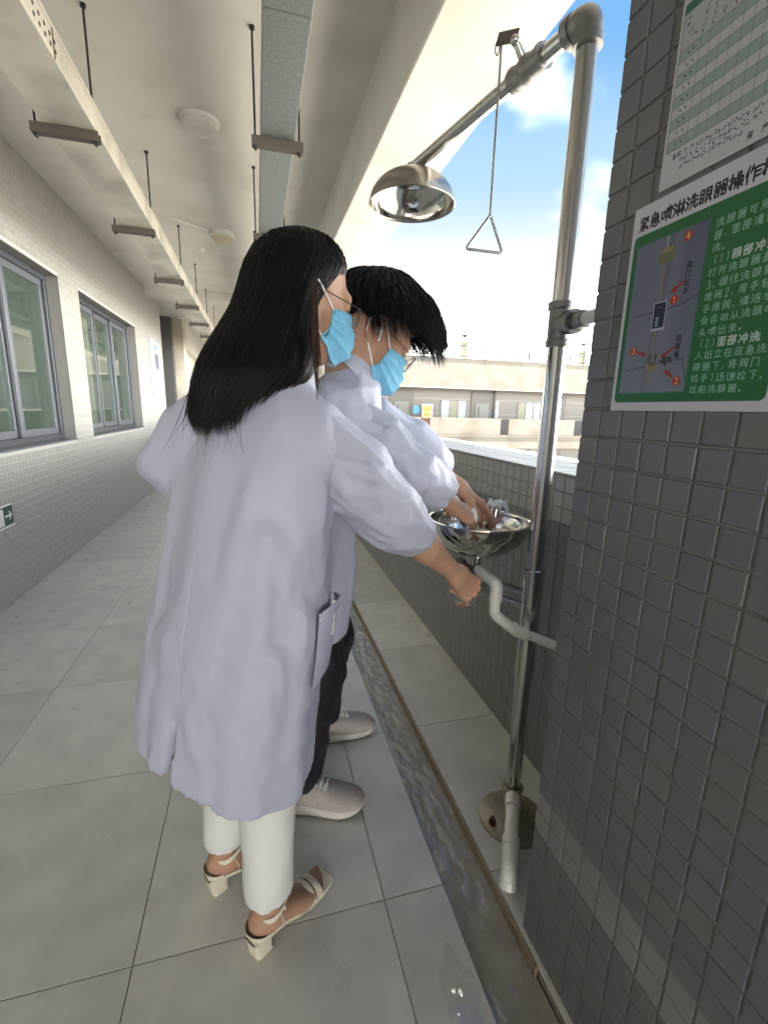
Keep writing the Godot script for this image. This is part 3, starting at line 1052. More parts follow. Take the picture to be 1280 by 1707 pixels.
# ---------------------------------------------------------------- emergency shower and eyewash
func build_station():
	var px := 0.795
	var pz := -1.145
	var P := Vector3(px, 0, pz)
	var s := thing("emergency_shower", "tall stainless steel emergency shower with an eyewash bowl on its pole", "emergency shower", P)
	var b := MB.new()
	b.lathe([Vector2(0.108, 0.0005), Vector2(0.108, 0.006), Vector2(0.105, 0.008), Vector2(0.0, 0.008)], Vector3(0.765, 0, -1.085), Basis.IDENTITY, 48)
	part(s, "base_flange", b, M.flange)
	for q in [[-0.078, 0.008], [0.055, 0.055], [0.03, -0.085]]:
		b = MB.new()
		var c := Vector3(0.765 + q[0], 0.008, -1.085 + q[1])
		b.lathe([Vector2(0.0135, 0.0), Vector2(0.0135, 0.009), Vector2(0.0115, 0.011), Vector2(0, 0.011)], c, Basis.IDENTITY, 6)
		b.lathe([Vector2(0.0065, 0.010), Vector2(0.0065, 0.024), Vector2(0.004, 0.027), Vector2(0, 0.027)], c, Basis.IDENTITY, 10)
		part(s, "anchor_bolt", b, M.rust)
	b = MB.new()
	b.lathe([Vector2(0.028, 0.008), Vector2(0.028, 0.055), Vector2(0.0285, 0.058)], P, Basis.IDENTITY, 28)
	b.lathe([Vector2(0.0285, 0.058), Vector2(0.036, 0.060), Vector2(0.036, 0.066), Vector2(0.026, 0.068)], P, Basis.IDENTITY, 28)
	part(s, "base_collar", b, M.flange)
	b = MB.new()
	b.lathe([Vector2(0.0245, 0.05), Vector2(0.0245, 1.49)], P, Basis.IDENTITY, 32)
	part(s, "lower_pole", b, M.steel)
	b = MB.new()
	b.lathe([Vector2(0.0255, 1.58), Vector2(0.0255, 2.20)], P, Basis.IDENTITY, 32)
	part(s, "upper_pole", b, M.steel)
	b = MB.new()
	b.lathe([Vector2(0.0250, 0.478), Vector2(0.0283, 0.480), Vector2(0.0283, 0.838), Vector2(0.0250, 0.842)], P, Basis.IDENTITY, 32)
	b.lathe([Vector2(0.0283, 0.833), Vector2(0.0298, 0.834), Vector2(0.0298, 0.840), Vector2(0.0255, 0.8425)], P, Basis.IDENTITY, 32)
	part(s, "sleeve", b, M.steel)
	# tee half-way up with the supply pipe going back to the pillar
	b = MB.new()
	b.lathe([Vector2(0.025, 1.478), Vector2(0.033, 1.480), Vector2(0.033, 1.494), Vector2(0.030, 1.498), Vector2(0.030, 1.572), Vector2(0.034, 1.576), Vector2(0.034, 1.592), Vector2(0.026, 1.594)], P, Basis.IDENTITY, 28)
	b.tube([P + Vector3(0, 1.535, 0.0), P + Vector3(0.0, 1.535, 0.052)], 0.027, 24)
	b.tube([P + Vector3(0, 1.535, 0.048), P + Vector3(0.0, 1.535, 0.066)], 0.031, 24)
	part(s, "tee", b, M.cast)
	b = MB.new()
	b.tube([P + Vector3(0, 1.535, 0.062), P + Vector3(0, 1.535, 0.105)], 0.023, 6)
	part(s, "union_nut", b, M.cast)
	b = MB.new()
	b.tube([P + Vector3(0, 1.535, 0.10), P + Vector3(0, 1.535, 0.36)], 0.0165, 20)
	part(s, "supply_pipe", b, M.pvc)
	# top elbow and shower arm
	var top := P + Vector3(0, 2.225, 0)
	var head := Vector3(0.62, 2.1, -1.94)
	var dir := Vector3(head.x - px, 0, head.z - pz).normalized()
	b = MB.new()
	b.tube(bent([top + Vector3(0, -0.06, 0), top, top + dir * 0.06], 0.04, 8), 0.031, 24)
	b.tube([top + Vector3(0, -0.064, 0), top + Vector3(0, -0.045, 0)], 0.035, 24)
	b.tube([top + dir * 0.045, top + dir * 0.066], 0.035, 24)
	part(s, "elbow", b, M.cast)
	var reach := Vector2(head.x - px, head.z - pz).length()
	b = MB.new()
	b.tube(bent([top + dir * 0.05, top + dir * (reach - 0.0), Vector3(head.x, 2.205, head.z)], 0.03, 8), 0.0215, 24)
	part(s, "shower_arm", b, M.steel)
	var vp := top + dir * 0.20
	b = MB.new()
	b.tube([vp - dir * 0.055, vp + dir * 0.055], 0.030, 24)
	b.tube([vp - dir * 0.06, vp - dir * 0.042], 0.033, 8)
	b.tube([vp + dir * 0.042, vp + dir * 0.06], 0.033, 8)
	b.blob(vp, Vector3(0.036, 0.036, 0.036))
	part(s, "shower_valve", b, M.cast)
	b = MB.new()
	b.tube([vp + Vector3(-0.02, 0.02, 0), vp + Vector3(-0.045, 0.055, 0.0)], 0.011, 12)
	b.blob(vp + Vector3(-0.047, 0.056, 0.0), Vector3(0.014, 0.014, 0.014))
	part(s, "valve_stem", b, M.steel)
	# flat lever plate, turned down at the stem
	var rodx := Vector3(0.688, 0, -1.385)
	var lv0 := vp + Vector3(-0.05, 0.062, 0.0)
	var lv1 := Vector3(rodx.x - 0.004, 2.305, rodx.z + 0.0)
	var lx := (lv1 - lv0)
	b = MB.new()
	var lside := lx.normalized().cross(Vector3.UP).normalized()
	var lb := Basis(lx.normalized(), lside.cross(lx.normalized()).normalized(), lside)
	b.box((lv0 + lv1) / 2.0 + Vector3(0, 0.004, 0), Vector3(lx.length() + 0.025, 0.030, 0.004), lb, 0.001)
	part(s, "lever_plate", b, M.strut)
	b = MB.new()
	var ring := []
	for k in 17:
		ring.append(Vector3(rodx.x - 0.012, 2.285, rodx.z) + Vector3(cos(TAU * k / 16.0) * 0.006, sin(TAU * k / 16.0) * 0.016, 0))
	b.tube(ring, 0.0018, 8, false)
	part(s, "split_ring", b, M.rod)
	b = MB.new()
	b.tube([rodx + Vector3(0, 2.31, 0), rodx + Vector3(0, 1.868, 0)], 0.0036, 10)
	part(s, "pull_rod", b, M.steel)
	b = MB.new()
	var tr := bent([rodx + Vector3(0.0, 1.872, 0), rodx + Vector3(-0.072, 1.775, 0), rodx + Vector3(0.05, 1.775, 0), rodx + Vector3(0.002, 1.872, 0)], 0.012, 6)
	b.tube(tr, 0.0042, 10)
	part(s, "triangle_handle", b, M.cast)
	# shower head: spun dome, open below, inner plate
	b = MB.new()
	var pr := []
	for k in 17:
		var a := PI / 2 * k / 16.0
		pr.append(Vector2(0.167 * sin(a) + 0.0, 0.118 * cos(a)))
	pr.append(Vector2(0.171, 0.001))
	pr.append(Vector2(0.172, -0.003))
	pr.append(Vector2(0.170, -0.006))
	pr.append(Vector2(0.166, -0.004))
	for k in 17:
		var a := PI / 2 * (16 - k) / 16.0
		pr.append(Vector2(0.1635 * sin(a), 0.1145 * cos(a)))
	pr.reverse()
	var inner := pr.slice(0, 17)
	b.lathe(pr.slice(16), head, Basis.IDENTITY, 56)
	part(s, "shower_head", b, M.dome_steel)
	b = MB.new()
	b.lathe(inner, head, Basis.IDENTITY, 56)
	part(s, "head_lining", b, M.bowl_steel)
	b = MB.new()
	b.lathe([Vector2(0.0, 0.08), Vector2(0.07, 0.076), Vector2(0.075, 0.082), Vector2(0.072, 0.088), Vector2(0.0, 0.092)], head, Basis.IDENTITY, 32)
	part(s, "spray_plate", b, M.bowl_steel)
	b = MB.new()
	b.lathe([Vector2(0.026, 0.104), Vector2(0.026, 0.135), Vector2(0.021, 0.14)], head, Basis.IDENTITY, 20)
	part(s, "head_collar", b, M.cast)
	# eyewash bowl on its arm
	var c := Vector3(0.705, 0.95, -1.345)
	var R := 0.166
	b = MB.new()
	pr = []
	for k in 19:
		var a := PI / 2 * k / 18.0
		pr.append(Vector2(R * pow(sin(a), 0.82), -0.118 * pow(cos(a), 1.15)))
	pr.append(Vector2(R + 0.004, 0.002))
	pr.append(Vector2(R + 0.003, 0.0055))
	pr.append(Vector2(R - 0.001, 0.0055))
	pr.append(Vector2(R - 0.003, 0.002))
	for k in 19:
		var a := PI / 2 * (18 - k) / 18.0
		pr.append(Vector2((R - 0.004) * pow(sin(a), 0.82), -0.1135 * pow(cos(a), 1.15)))
	b.lathe(pr, c, Basis.IDENTITY, 72)
	part(s, "eyewash_bowl", b, M.bowl_steel)
	var st := Vector3(c.x, 0, c.z)
	b = MB.new()
	b.lathe([Vector2(0.0125, 0.70), Vector2(0.0125, 0.83)], st, Basis.IDENTITY, 20)
	b.lathe([Vector2(0.0, 0.825), Vector2(0.034, 0.827), Vector2(0.030, 0.842), Vector2(0.0, 0.845)], st, Basis.IDENTITY, 24)
	part(s, "bowl_stem", b, M.steel)
	var d2 := (P - st).normalized()
	b = MB.new()
	b.tube([st + Vector3(0, 0.752, 0), P + Vector3(0, 0.752, 0)], 0.0155, 20)
	part(s, "bowl_arm", b, M.steel)
	b = MB.new()
	b.tube([st + Vector3(0, 0.712, 0) + d2 * 0.02, P + Vector3(0, 0.712, 0)], 0.0105, 16)
	b.tube([st + Vector3(0, 0.712, 0) + d2 * 0.125, st + Vector3(0, 0.712, 0) + d2 * 0.145], 0.0135, 16)
	part(s, "brace_rod", b, M.steel)
	b = MB.new()
	b.tube([st + Vector3(0, 0.69, 0), st + Vector3(0, 0.775, 0)], 0.021, 20)
	b.blob(st + Vector3(0, 0.755, 0), Vector3(0.027, 0.027, 0.027))
	b.tube([st + Vector3(0, 0.765, 0), st + Vector3(-0.062, 0.80, 0.012)], 0.017, 16)
	b.tube([st + Vector3(-0.056, 0.797, 0.011), st + Vector3(-0.075, 0.807, 0.014)], 0.0215, 16)
	part(s, "eyewash_valve", b, M.dirty_metal)
	b = MB.new()
	b.box(Vector3(0.628, 0.752, -1.212), Vector3(0.17, 0.0035, 0.05), Basis(Vector3.UP, 0.75) * Basis(Vector3.BACK, 0.06), 0.001)
	b.tube([Vector3(0.672, 0.755, -1.27), st + Vector3(0, 0.762, 0)], 0.006, 10)
	part(s, "push_handle", b, mat(lin(0.42, 0.46, 0.38), 0.35, 0.5))
	# two spray heads with aerated water bubbling out
	var f := FastNoiseLite.new()
	f.seed = 3
	f.frequency = 60.0
	for k in 2:
		var q: Vector3 = c + [Vector3(-0.062, -0.055, 0.030), Vector3(0.072, -0.055, -0.045)][k]
		var lean := Vector3([-0.012, 0.012][k], 0, [0.012, -0.006][k])
		b = MB.new()
		b.tube(bent([c + Vector3(0, -0.10, 0), q + Vector3(0, -0.035, 0), q + Vector3(0, 0.055, 0) + lean], 0.02), 0.010, 16)
		b.tube([q + Vector3(0, 0.05, 0) + lean, q + Vector3(0, 0.078, 0) + lean * 1.4], [0.012, 0.0185], 18)
		part(s, "spray_nozzle", b, M.steel)
		b = MB.new()
		var o := q + Vector3(0, 0.09, 0) + lean * 1.5
		var bub := RandomNumberGenerator.new()
		bub.seed = 40 + k
		for i in 130:
			var w := bub.randf() * TAU
			var r := sqrt(bub.randf()) * 0.023
			var hgt := bub.randf() * 0.026 * (1.0 - r / 0.03)
			var sz := bub.randf_range(0.0022, 0.0058)
			b.blob(o + Vector3(cos(w) * r, hgt, sin(w) * r), Vector3(sz, sz * bub.randf_range(0.8, 1.3), sz), Basis.IDENTITY, 8, 5)
		for i in 26:
			var w := bub.randf() * TAU
			var s0 := o + Vector3(cos(w) * 0.018, 0.006, sin(w) * 0.018)
			var s1 := s0 + Vector3(cos(w) * 0.012, bub.randf_range(0.006, 0.02), sin(w) * 0.012)
			var s2 := s1 + Vector3(cos(w) * 0.012, -0.035, sin(w) * 0.012)
			b.tube(bent([s0, s1, s2], 0.01, 4), bub.randf_range(0.0008, 0.002), 6)
		part(s, "water_burst", b, M.foam)
	# white drain trap and its waste pipe
	var t := thing("waste_pipe", "white plastic waste pipe bending from the eyewash bowl past the pole to the parapet", "pipe", Vector3(0.72, 0.60, -1.1))
	var w0 := Vector3(0.700, 0.792, -1.235)
	b = MB.new()
	b.tube(bent([Vector3(0.703, 0.782, -1.32), w0 + Vector3(-0.015, 0, 0.07), w0 + Vector3(-0.02, -0.055, 0.075)], 0.022, 8), 0.0185, 20)
	part(t, "upper_elbow", b, M.pvc)
	b = MB.new()
	b.tube(bent([w0 + Vector3(-0.02, -0.0555, 0.075), w0 + Vector3(-0.024, -0.09, 0.08), Vector3(0.712, 0.675, -1.10), Vector3(0.730, 0.671, -1.082)], 0.02, 6), 0.0165, 20)
	part(t, "trap", b, M.pvc)
	b = MB.new()
	b.tube([Vector3(0.707, 0.682, -1.107), Vector3(0.722, 0.671, -1.091), Vector3(0.742, 0.668, -1.071)], 0.0188, 20)
	part(t, "coupling", b, M.pvc)
	b = MB.new()
	b.tube([Vector3(0.738, 0.669, -1.075), Vector3(0.80, 0.656, -1.012), Vector3(0.968, 0.628, -0.88)], 0.0138, 20)
	part(t, "waste_run", b, M.pvc)
	# outlet pipe lying at the pole's foot
	var u := thing("outlet_pipe", "white plastic outlet pipe with an elbow at the foot of the pole, above the drain", "pipe", Vector3(0.72, 0, -1.02))
	b = MB.new()
	b.tube([Vector3(0.772, 0.052, -1.10), Vector3(0.674, 0.046, -0.948)], 0.0212, 24)
	part(u, "pipe_run", b, M.pvc)
	b = MB.new()
	b.tube([Vector3(0.780, 0.053, -1.112), Vector3(0.756, 0.051, -1.075)], 0.0255, 24)
	part(u, "socket", b, M.pvc)
	b = MB.new()
	b.tube([Vector3(0.697, 0.0475, -0.983), Vector3(0.678, 0.046, -0.954)], 0.0255, 24)
	b.tube(bent([Vector3(0.684, 0.0465, -0.963), Vector3(0.645, 0.045, -0.903), Vector3(0.630, 0.004, -0.88)], 0.03, 8), 0.0235, 24)
	b.tube([Vector3(0.637, 0.022, -0.890), Vector3(0.632, 0.006, -0.882)], 0.0262, 24)
	part(u, "outlet_elbow", b, M.pvc)

# ---------------------------------------------------------------- smooth bodies: blended distances meshed as surface nets
class Field:
	# kinds: 0 tapered capsule, 1 ellipsoid, 2 loft
	var kind := PackedInt32Array()
	var A := PackedVector3Array()
	var B := PackedVector3Array()
	var RA := PackedFloat32Array()
	var RB := PackedFloat32Array()
	var K := PackedFloat32Array()
	var cut := PackedInt32Array()
	var X := []
	var lofts := []
	var folds := []      # [a, b, width, height]
	var ridge: FastNoiseLite
	var ridge_scale := Vector3.ONE
	var ridge_amp := 0.0
	var turn := Basis.IDENTITY
	var ridge2: FastNoiseLite
	var ridge2_scale := Vector3.ONE
	var ridge2_amp := 0.0
	var axis := Vector2.ZERO   # round which the fine creases fade
	var soft := 0.02
	var hem = null       # [height, thickness]: hollow below height + 0.3, open at the bottom
	var clip = null      # [point, normal]: nothing beyond
	var hem_tilt := Vector2.ZERO
	var hem_noise: FastNoiseLite
	func cap(a: Vector3, b: Vector3, ra: float, rb: float, k := -1.0, minus := false):
		kind.append(0)
		A.append(a)
		B.append(b)
		RA.append(ra)
		RB.append(rb)
		K.append(k if k >= 0.0 else soft)
		cut.append(1 if minus else 0)
		X.append(null)
	func ell(c: Vector3, r: Vector3, bas := Basis.IDENTITY, k := -1.0, minus := false):
		kind.append(1)
		A.append(c)
		B.append(r)
		RA.append(maxf(r.x, maxf(r.y, r.z)))
		RB.append(minf(r.x, minf(r.y, r.z)))
		K.append(k if k >= 0.0 else soft)
		cut.append(1 if minus else 0)
		X.append(bas.inverse())
	# rows of [y, x, z, a, b], turned by rot; a lies along (cos rot, sin rot)
	func loft(rows: Array, rot: float, k := -1.0):
		kind.append(2)
		var m := 0.0
		var c := Vector3.ZERO
		for r in rows:
			m = maxf(m, maxf(r[3], r[4]))
			c += Vector3(r[1], r[0], r[2]) / rows.size()
		A.append(c)
		B.append(Vector3(cos(rot), sin(rot), 0))
		RA.append(m + absf(rows[-1][0] - rows[0][0]))
		RB.append(m)
		K.append(k if k >= 0.0 else soft)
		cut.append(0)
		X.append(rows)
	func one(i: int, p: Vector3) -> float:
		var t := kind[i]
		if t == 0:
			var pa := p - A[i]
			var ba := B[i] - A[i]
			var h := clampf(pa.dot(ba) / maxf(ba.length_squared(), 1e-9), 0.0, 1.0)
			return (pa - ba * h).length() - lerpf(RA[i], RB[i], h)
		if t == 1:
			var q: Vector3 = X[i] * (p - A[i])
			var s := q / B[i]
			var l := s.length()
			if l < 1e-5:
				return -RB[i]
			return (l - 1.0) * l / (s / B[i]).length()
		var rows: Array = X[i]
		var y := clampf(p.y, rows[0][0], rows[-1][0])
		var j := 0
		while j < rows.size() - 2 and rows[j + 1][0] < y:
			j += 1
		var u: Array = rows[j]
		var w: Array = rows[j + 1]
		var f: float = (y - u[0]) / (w[0] - u[0])
		var um: Array = rows[maxi(j - 1, 0)]
		var wn: Array = rows[mini(j + 2, rows.size() - 1)]
		var dx := p.x - cubic_interpolate(u[1], w[1], um[1], wn[1], f)
		var dz := p.z - cubic_interpolate(u[2], w[2], um[2], wn[2], f)
		var a := cubic_interpolate(u[3], w[3], um[3], wn[3], f)
		var b := cubic_interpolate(u[4], w[4], um[4], wn[4], f)
		var q := Vector2((dx * B[i].x + dz * B[i].y) / a, (-dx * B[i].y + dz * B[i].x) / b)
		var l := q.length()
		var d := -minf(a, b)
		if l > 1e-4:
			d = (l - 1.0) * l / Vector2(q.x / a, q.y / b).length()
		var dy := absf(p.y - y)
		if dy > 0.0:
			return Vector2(maxf(d, 0.0), dy).length() if d > 0.0 else dy
		return d
	var FA := PackedVector3Array()
	var FB := PackedVector3Array()
	var FI := PackedFloat32Array()
	var FW := PackedFloat32Array()
	var FH := PackedFloat32Array()
	func pack():
		for f in folds:
			FA.append(f[0])
			FB.append(f[1] - f[0])
			FI.append(1.0 / maxf((f[1] - f[0]).length_squared(), 1e-9))
			FW.append(f[2])
			FH.append(f[3])
	func eval(p: Vector3, list: PackedInt32Array, fl := PackedInt32Array()) -> float:
		var d := 1e3
		for i in list:
			var e := one(i, p)
			var k := K[i]
			if cut[i]:
				e = -e
				if k <= 0.0:
					d = maxf(d, e)
				else:
					var h := maxf(k - absf(d - e), 0.0) / k
					d = maxf(d, e) + h * h * k * 0.25
			elif k <= 0.0:
				d = minf(d, e)
			else:
				var h := maxf(k - absf(d - e), 0.0) / k
				d = minf(d, e) - h * h * k * 0.25
		if absf(d) < 0.024:
			var up := 0.0
			var down := 0.0
			for i in fl:
				var pa := p - FA[i]
				var q := (pa - FB[i] * clampf(pa.dot(FB[i]) * FI[i], 0.0, 1.0)).length() / FW[i]
				if q < 2.4:
					var g := FH[i] * exp(-q * q)
					if g > 0.0:
						up = maxf(up, g)
					else:
						down = minf(down, g)
			d -= up + down
			if ridge:
				d -= ridge.get_noise_3dv((turn * p) * ridge_scale) * ridge_amp
			if ridge2:
				var far := smoothstep(0.15, 0.23, Vector2(p.x - axis.x, p.z - axis.y).length()) if axis != Vector2.ZERO else 1.0
				d -= ridge2.get_noise_3dv((turn * p) * ridge2_scale) * ridge2_amp * (0.07 + 0.93 * far)
		if clip != null:
			d = maxf(d, (p - clip[0]).dot(clip[1]))
		if hem != null and p.y < hem[0] + 0.20:
			var y0: float = hem[0] + hem_noise.get_noise_2d(p.x * 1.0, p.z * 1.0) * 0.03 + (p.x - axis.x) * hem_tilt.x + (p.z - axis.y) * hem_tilt.y
			if p.y < hem[0] + 0.13:
				d = maxf(d, -(d + hem[1]))
			d = maxf(d, y0 - p.y)
			if hem.size() > 2:
				# a vent: a wedge cut away, [apex, foot, half width at the foot]
				var s: Array = hem[2]
				var t: float = (s[0].y - p.y) / (s[0].y - s[1].y)
				if t > 0.0:
					var c: Vector3 = s[0].lerp(s[1], t)
					var q: Vector3 = p - c
					var side: float = absf(q.dot(s[3])) - s[2] * t
					var deep: float = q.dot(s[4])
					if deep > -0.12:
						d = maxf(d, -side)
		return d
	# a crease from a to b, drawn onto the surface
	func crease(a: Vector3, b: Vector3, width: float, height: float, steps := 4):
		var list := PackedInt32Array()
		for i in kind.size():
			list.append(i)
		var h = hem
		var r1 = ridge
		var r2 = ridge2
		var old := folds
		hem = null
		ridge = null
		ridge2 = null
		folds = []
		var pts := []
		for i in steps + 1:
			var p := a.lerp(b, float(i) / steps)
			for k in 4:
				var e := 0.002
				var d := eval(p, list)
				var g := Vector3(eval(p + Vector3(e, 0, 0), list) - d, eval(p + Vector3(0, e, 0), list) - d, eval(p + Vector3(0, 0, e), list) - d) / e
				p -= g.normalized() * clampf(d, -0.05, 0.05)
			pts.append(p)
		hem = h
		ridge = r1
		ridge2 = r2
		folds = old
		for i in steps:
			var q0 := 1.0 - pow(absf(2.0 * i / steps - 1.0), 4.0) * 0.8
			folds.append([pts[i], pts[i + 1], width, height * q0])
	# the nearest point of the finished surface (call after mesh)
	func snap(p: Vector3, out := 0.0) -> Vector3:
		var list := PackedInt32Array()
		for i in kind.size():
			list.append(i)
		var fl := PackedInt32Array()
		for i in FA.size():
			fl.append(i)
		var h = hem
		hem = null
		for k in 4:
			var e := 0.002
			var d := eval(p, list, fl)
			var g := Vector3(eval(p + Vector3(e, 0, 0), list, fl) - d, eval(p + Vector3(0, e, 0), list, fl) - d, eval(p + Vector3(0, 0, e), list, fl) - d)
			p -= g.normalized() * clampf(d - out, -0.03, 0.03)
		hem = h
		return p
	func mesh(b: MB, cell: float, paint = null):
		var lo := Vector3.ONE * 1e6
		var hi := -lo
		for i in kind.size():
			if cut[i]:
				continue
			if kind[i] == 0:
				for e in [[A[i], RA[i]], [B[i], RB[i]]]:
					lo = lo.min(e[0] - Vector3.ONE * e[1])
					hi = hi.max(e[0] + Vector3.ONE * e[1])
			elif kind[i] == 1:
				lo = lo.min(A[i] - Vector3.ONE * RA[i])
				hi = hi.max(A[i] + Vector3.ONE * RA[i])
			else:
				for r in X[i]:
					var m := maxf(r[3], r[4])
					lo = lo.min(Vector3(r[1] - m, r[0], r[2] - m))
					hi = hi.max(Vector3(r[1] + m, r[0], r[2] + m))
		var pad := 0.03 + cell * 2.0
		lo -= Vector3.ONE * pad
		hi += Vector3.ONE * pad
		var bs := 6
		var nb := Vector3i(((hi - lo) / (cell * bs)).ceil())
		var nx := nb.x * bs + 1
		var ny := nb.y * bs + 1
		var nz := nb.z * bs + 1
		var val := PackedFloat32Array()
		val.resize(nx * ny * nz)
		val.fill(9.0)
		var live := []
		var slack := 0.03 if ridge or FA.size() or folds.size() or hem != null else 0.003
		pack()
		var rad := cell * bs * 0.87
		for bz in nb.z:
			for by in nb.y:
				for bx in nb.x:
					var c := lo + (Vector3(bx, by, bz) + Vector3.ONE * 0.5) * cell * bs
					var list := PackedInt32Array()
					var dmin := 1e3
					for i in kind.size():
						var e := one(i, c)
						if e < rad * (1.1 if kind[i] == 0 else 1.6) + slack + K[i]:
							list.append(i)
							if not cut[i]:
								dmin = minf(dmin, e)
					if list.is_empty() or dmin > rad * 1.5 + slack:
						continue
					if dmin < -rad * 1.5 - slack and hem == null and clip == null:
						var deep := true
						for i in list:
							if cut[i]:
								deep = false
						if deep:
							for z in bs + 1:
								for y in bs + 1:
									for x in bs + 1:
										var at := ((bz * bs + z) * ny + by * bs + y) * nx + bx * bs + x
										if val[at] == 9.0:
											val[at] = -1.0
							continue
					var fl := PackedInt32Array()
					for i in FA.size():
						var pa := c - FA[i]
						if (pa - FB[i] * clampf(pa.dot(FB[i]) * FI[i], 0.0, 1.0)).length() < rad + 2.4 * FW[i]:
							fl.append(i)
					for z in bs + 1:
						for y in bs + 1:
							for x in bs + 1:
								var at := ((bz * bs + z) * ny + by * bs + y) * nx + bx * bs + x
								if val[at] == 9.0 or val[at] == -1.0:
									val[at] = eval(lo + Vector3(bx * bs + x, by * bs + y, bz * bs + z) * cell, list, fl)
					live.append(Vector3i(bx, by, bz))
		var idx := {}
		var first := b.v.size()
		var off := [0, 1, nx, nx + 1, nx * ny, nx * ny + 1, nx * ny + nx, nx * ny + nx + 1]
		var edges := [[0, 1], [2, 3], [4, 5], [6, 7], [0, 2], [1, 3], [4, 6], [5, 7], [0, 4], [1, 5], [2, 6], [3, 7]]
		var corner := [Vector3(0, 0, 0), Vector3(1, 0, 0), Vector3(0, 1, 0), Vector3(1, 1, 0), Vector3(0, 0, 1), Vector3(1, 0, 1), Vector3(0, 1, 1), Vector3(1, 1, 1)]
		var cells := []
		for l in live:
			for z in bs:
				for y in bs:
					for x in bs:
						var at: int = ((l.z * bs + z) * ny + l.y * bs + y) * nx + l.x * bs + x
						var neg := 0
						for o in off:
							if val[at + o] < 0.0:
								neg += 1
						if neg == 0 or neg == 8:
							continue
						var s := Vector3.ZERO
						var cnt := 0
						for e in edges:
							var v0 := val[at + off[e[0]]]
							var v1 := val[at + off[e[1]]]
							if (v0 < 0.0) != (v1 < 0.0):
								s += corner[e[0]].lerp(corner[e[1]], v0 / (v0 - v1))
								cnt += 1
						var p: Vector3 = lo + (Vector3(l.x * bs + x, l.y * bs + y, l.z * bs + z) + s / cnt) * cell
						var g := Vector3(val[at + off[1]] - val[at] + val[at + off[3]] - val[at + off[2]] + val[at + off[5]] - val[at + off[4]] + val[at + off[7]] - val[at + off[6]],
							val[at + off[2]] - val[at] + val[at + off[3]] - val[at + off[1]] + val[at + off[6]] - val[at + off[4]] + val[at + off[7]] - val[at + off[5]],
							val[at + off[4]] - val[at] + val[at + off[5]] - val[at + off[1]] + val[at + off[6]] - val[at + off[2]] + val[at + off[7]] - val[at + off[3]])
						if paint != null:
							b.col = paint.at(p)
						idx[at] = b.vert(p, g.normalized())
						cells.append(at)
		var ax := [1, nx, nx * ny]
		for at in cells:
			for a in 3:
				var e0 := val[at] < 0.0
				var e1: bool = val[at + ax[a]] < 0.0
				if e0 == e1:
					continue
				var d1: int = ax[(a + 1) % 3]
				var d2: int = ax[(a + 2) % 3]
				var i0: int = idx.get(at, -1)
				var i1: int = idx.get(at - d1, -1)
				var i2: int = idx.get(at - d1 - d2, -1)
				var i3: int = idx.get(at - d2, -1)
				if i0 < 0 or i1 < 0 or i2 < 0 or i3 < 0:
					continue
				if e0:
					b.tri(i0, i2, i1)
					b.tri(i0, i3, i2)
				else:
					b.tri(i0, i1, i2)
					b.tri(i0, i2, i3)
		# even the normals out over the faces that meet
		var acc := PackedVector3Array()
		acc.resize(b.v.size() - first)
		var k := 0
		while k < b.ix.size():
			if b.ix[k] >= first:
				var q: Vector3 = (b.v[b.ix[k + 2]] - b.v[b.ix[k]]).cross(b.v[b.ix[k + 1]] - b.v[b.ix[k]])
				for m in 3:
					acc[b.ix[k + m] - first] += q
			k += 3
		for i in acc.size():
			if acc[i].length_squared() > 0.0:
				b.n[first + i] = acc[i].normalized()

class SkinTone:
	var f := FastNoiseLite.new()
	var tone := Color(0.50, 0.29, 0.19)
	var warm := []       # [point, radius, colour]
	func at(p: Vector3) -> Color:
		var c := tone * (1.0 + 0.10 * f.get_noise_3dv(p * 60.0) + 0.06 * f.get_noise_3dv(p * 400.0))
		for w in warm:
			var t := exp(-p.distance_squared_to(w[0]) / (w[1] * w[1]))
			c = c.lerp(w[2], t * 0.7)
		return Color(c.r, c.g, c.b, 1.0)

func ridged(seed_: int, freq: float, oct := 2) -> FastNoiseLite:
	var f := FastNoiseLite.new()
	f.seed = seed_
	f.frequency = freq
	f.fractal_type = FastNoiseLite.FRACTAL_RIDGED
	f.fractal_octaves = oct
	f.fractal_gain = 0.45
	return f

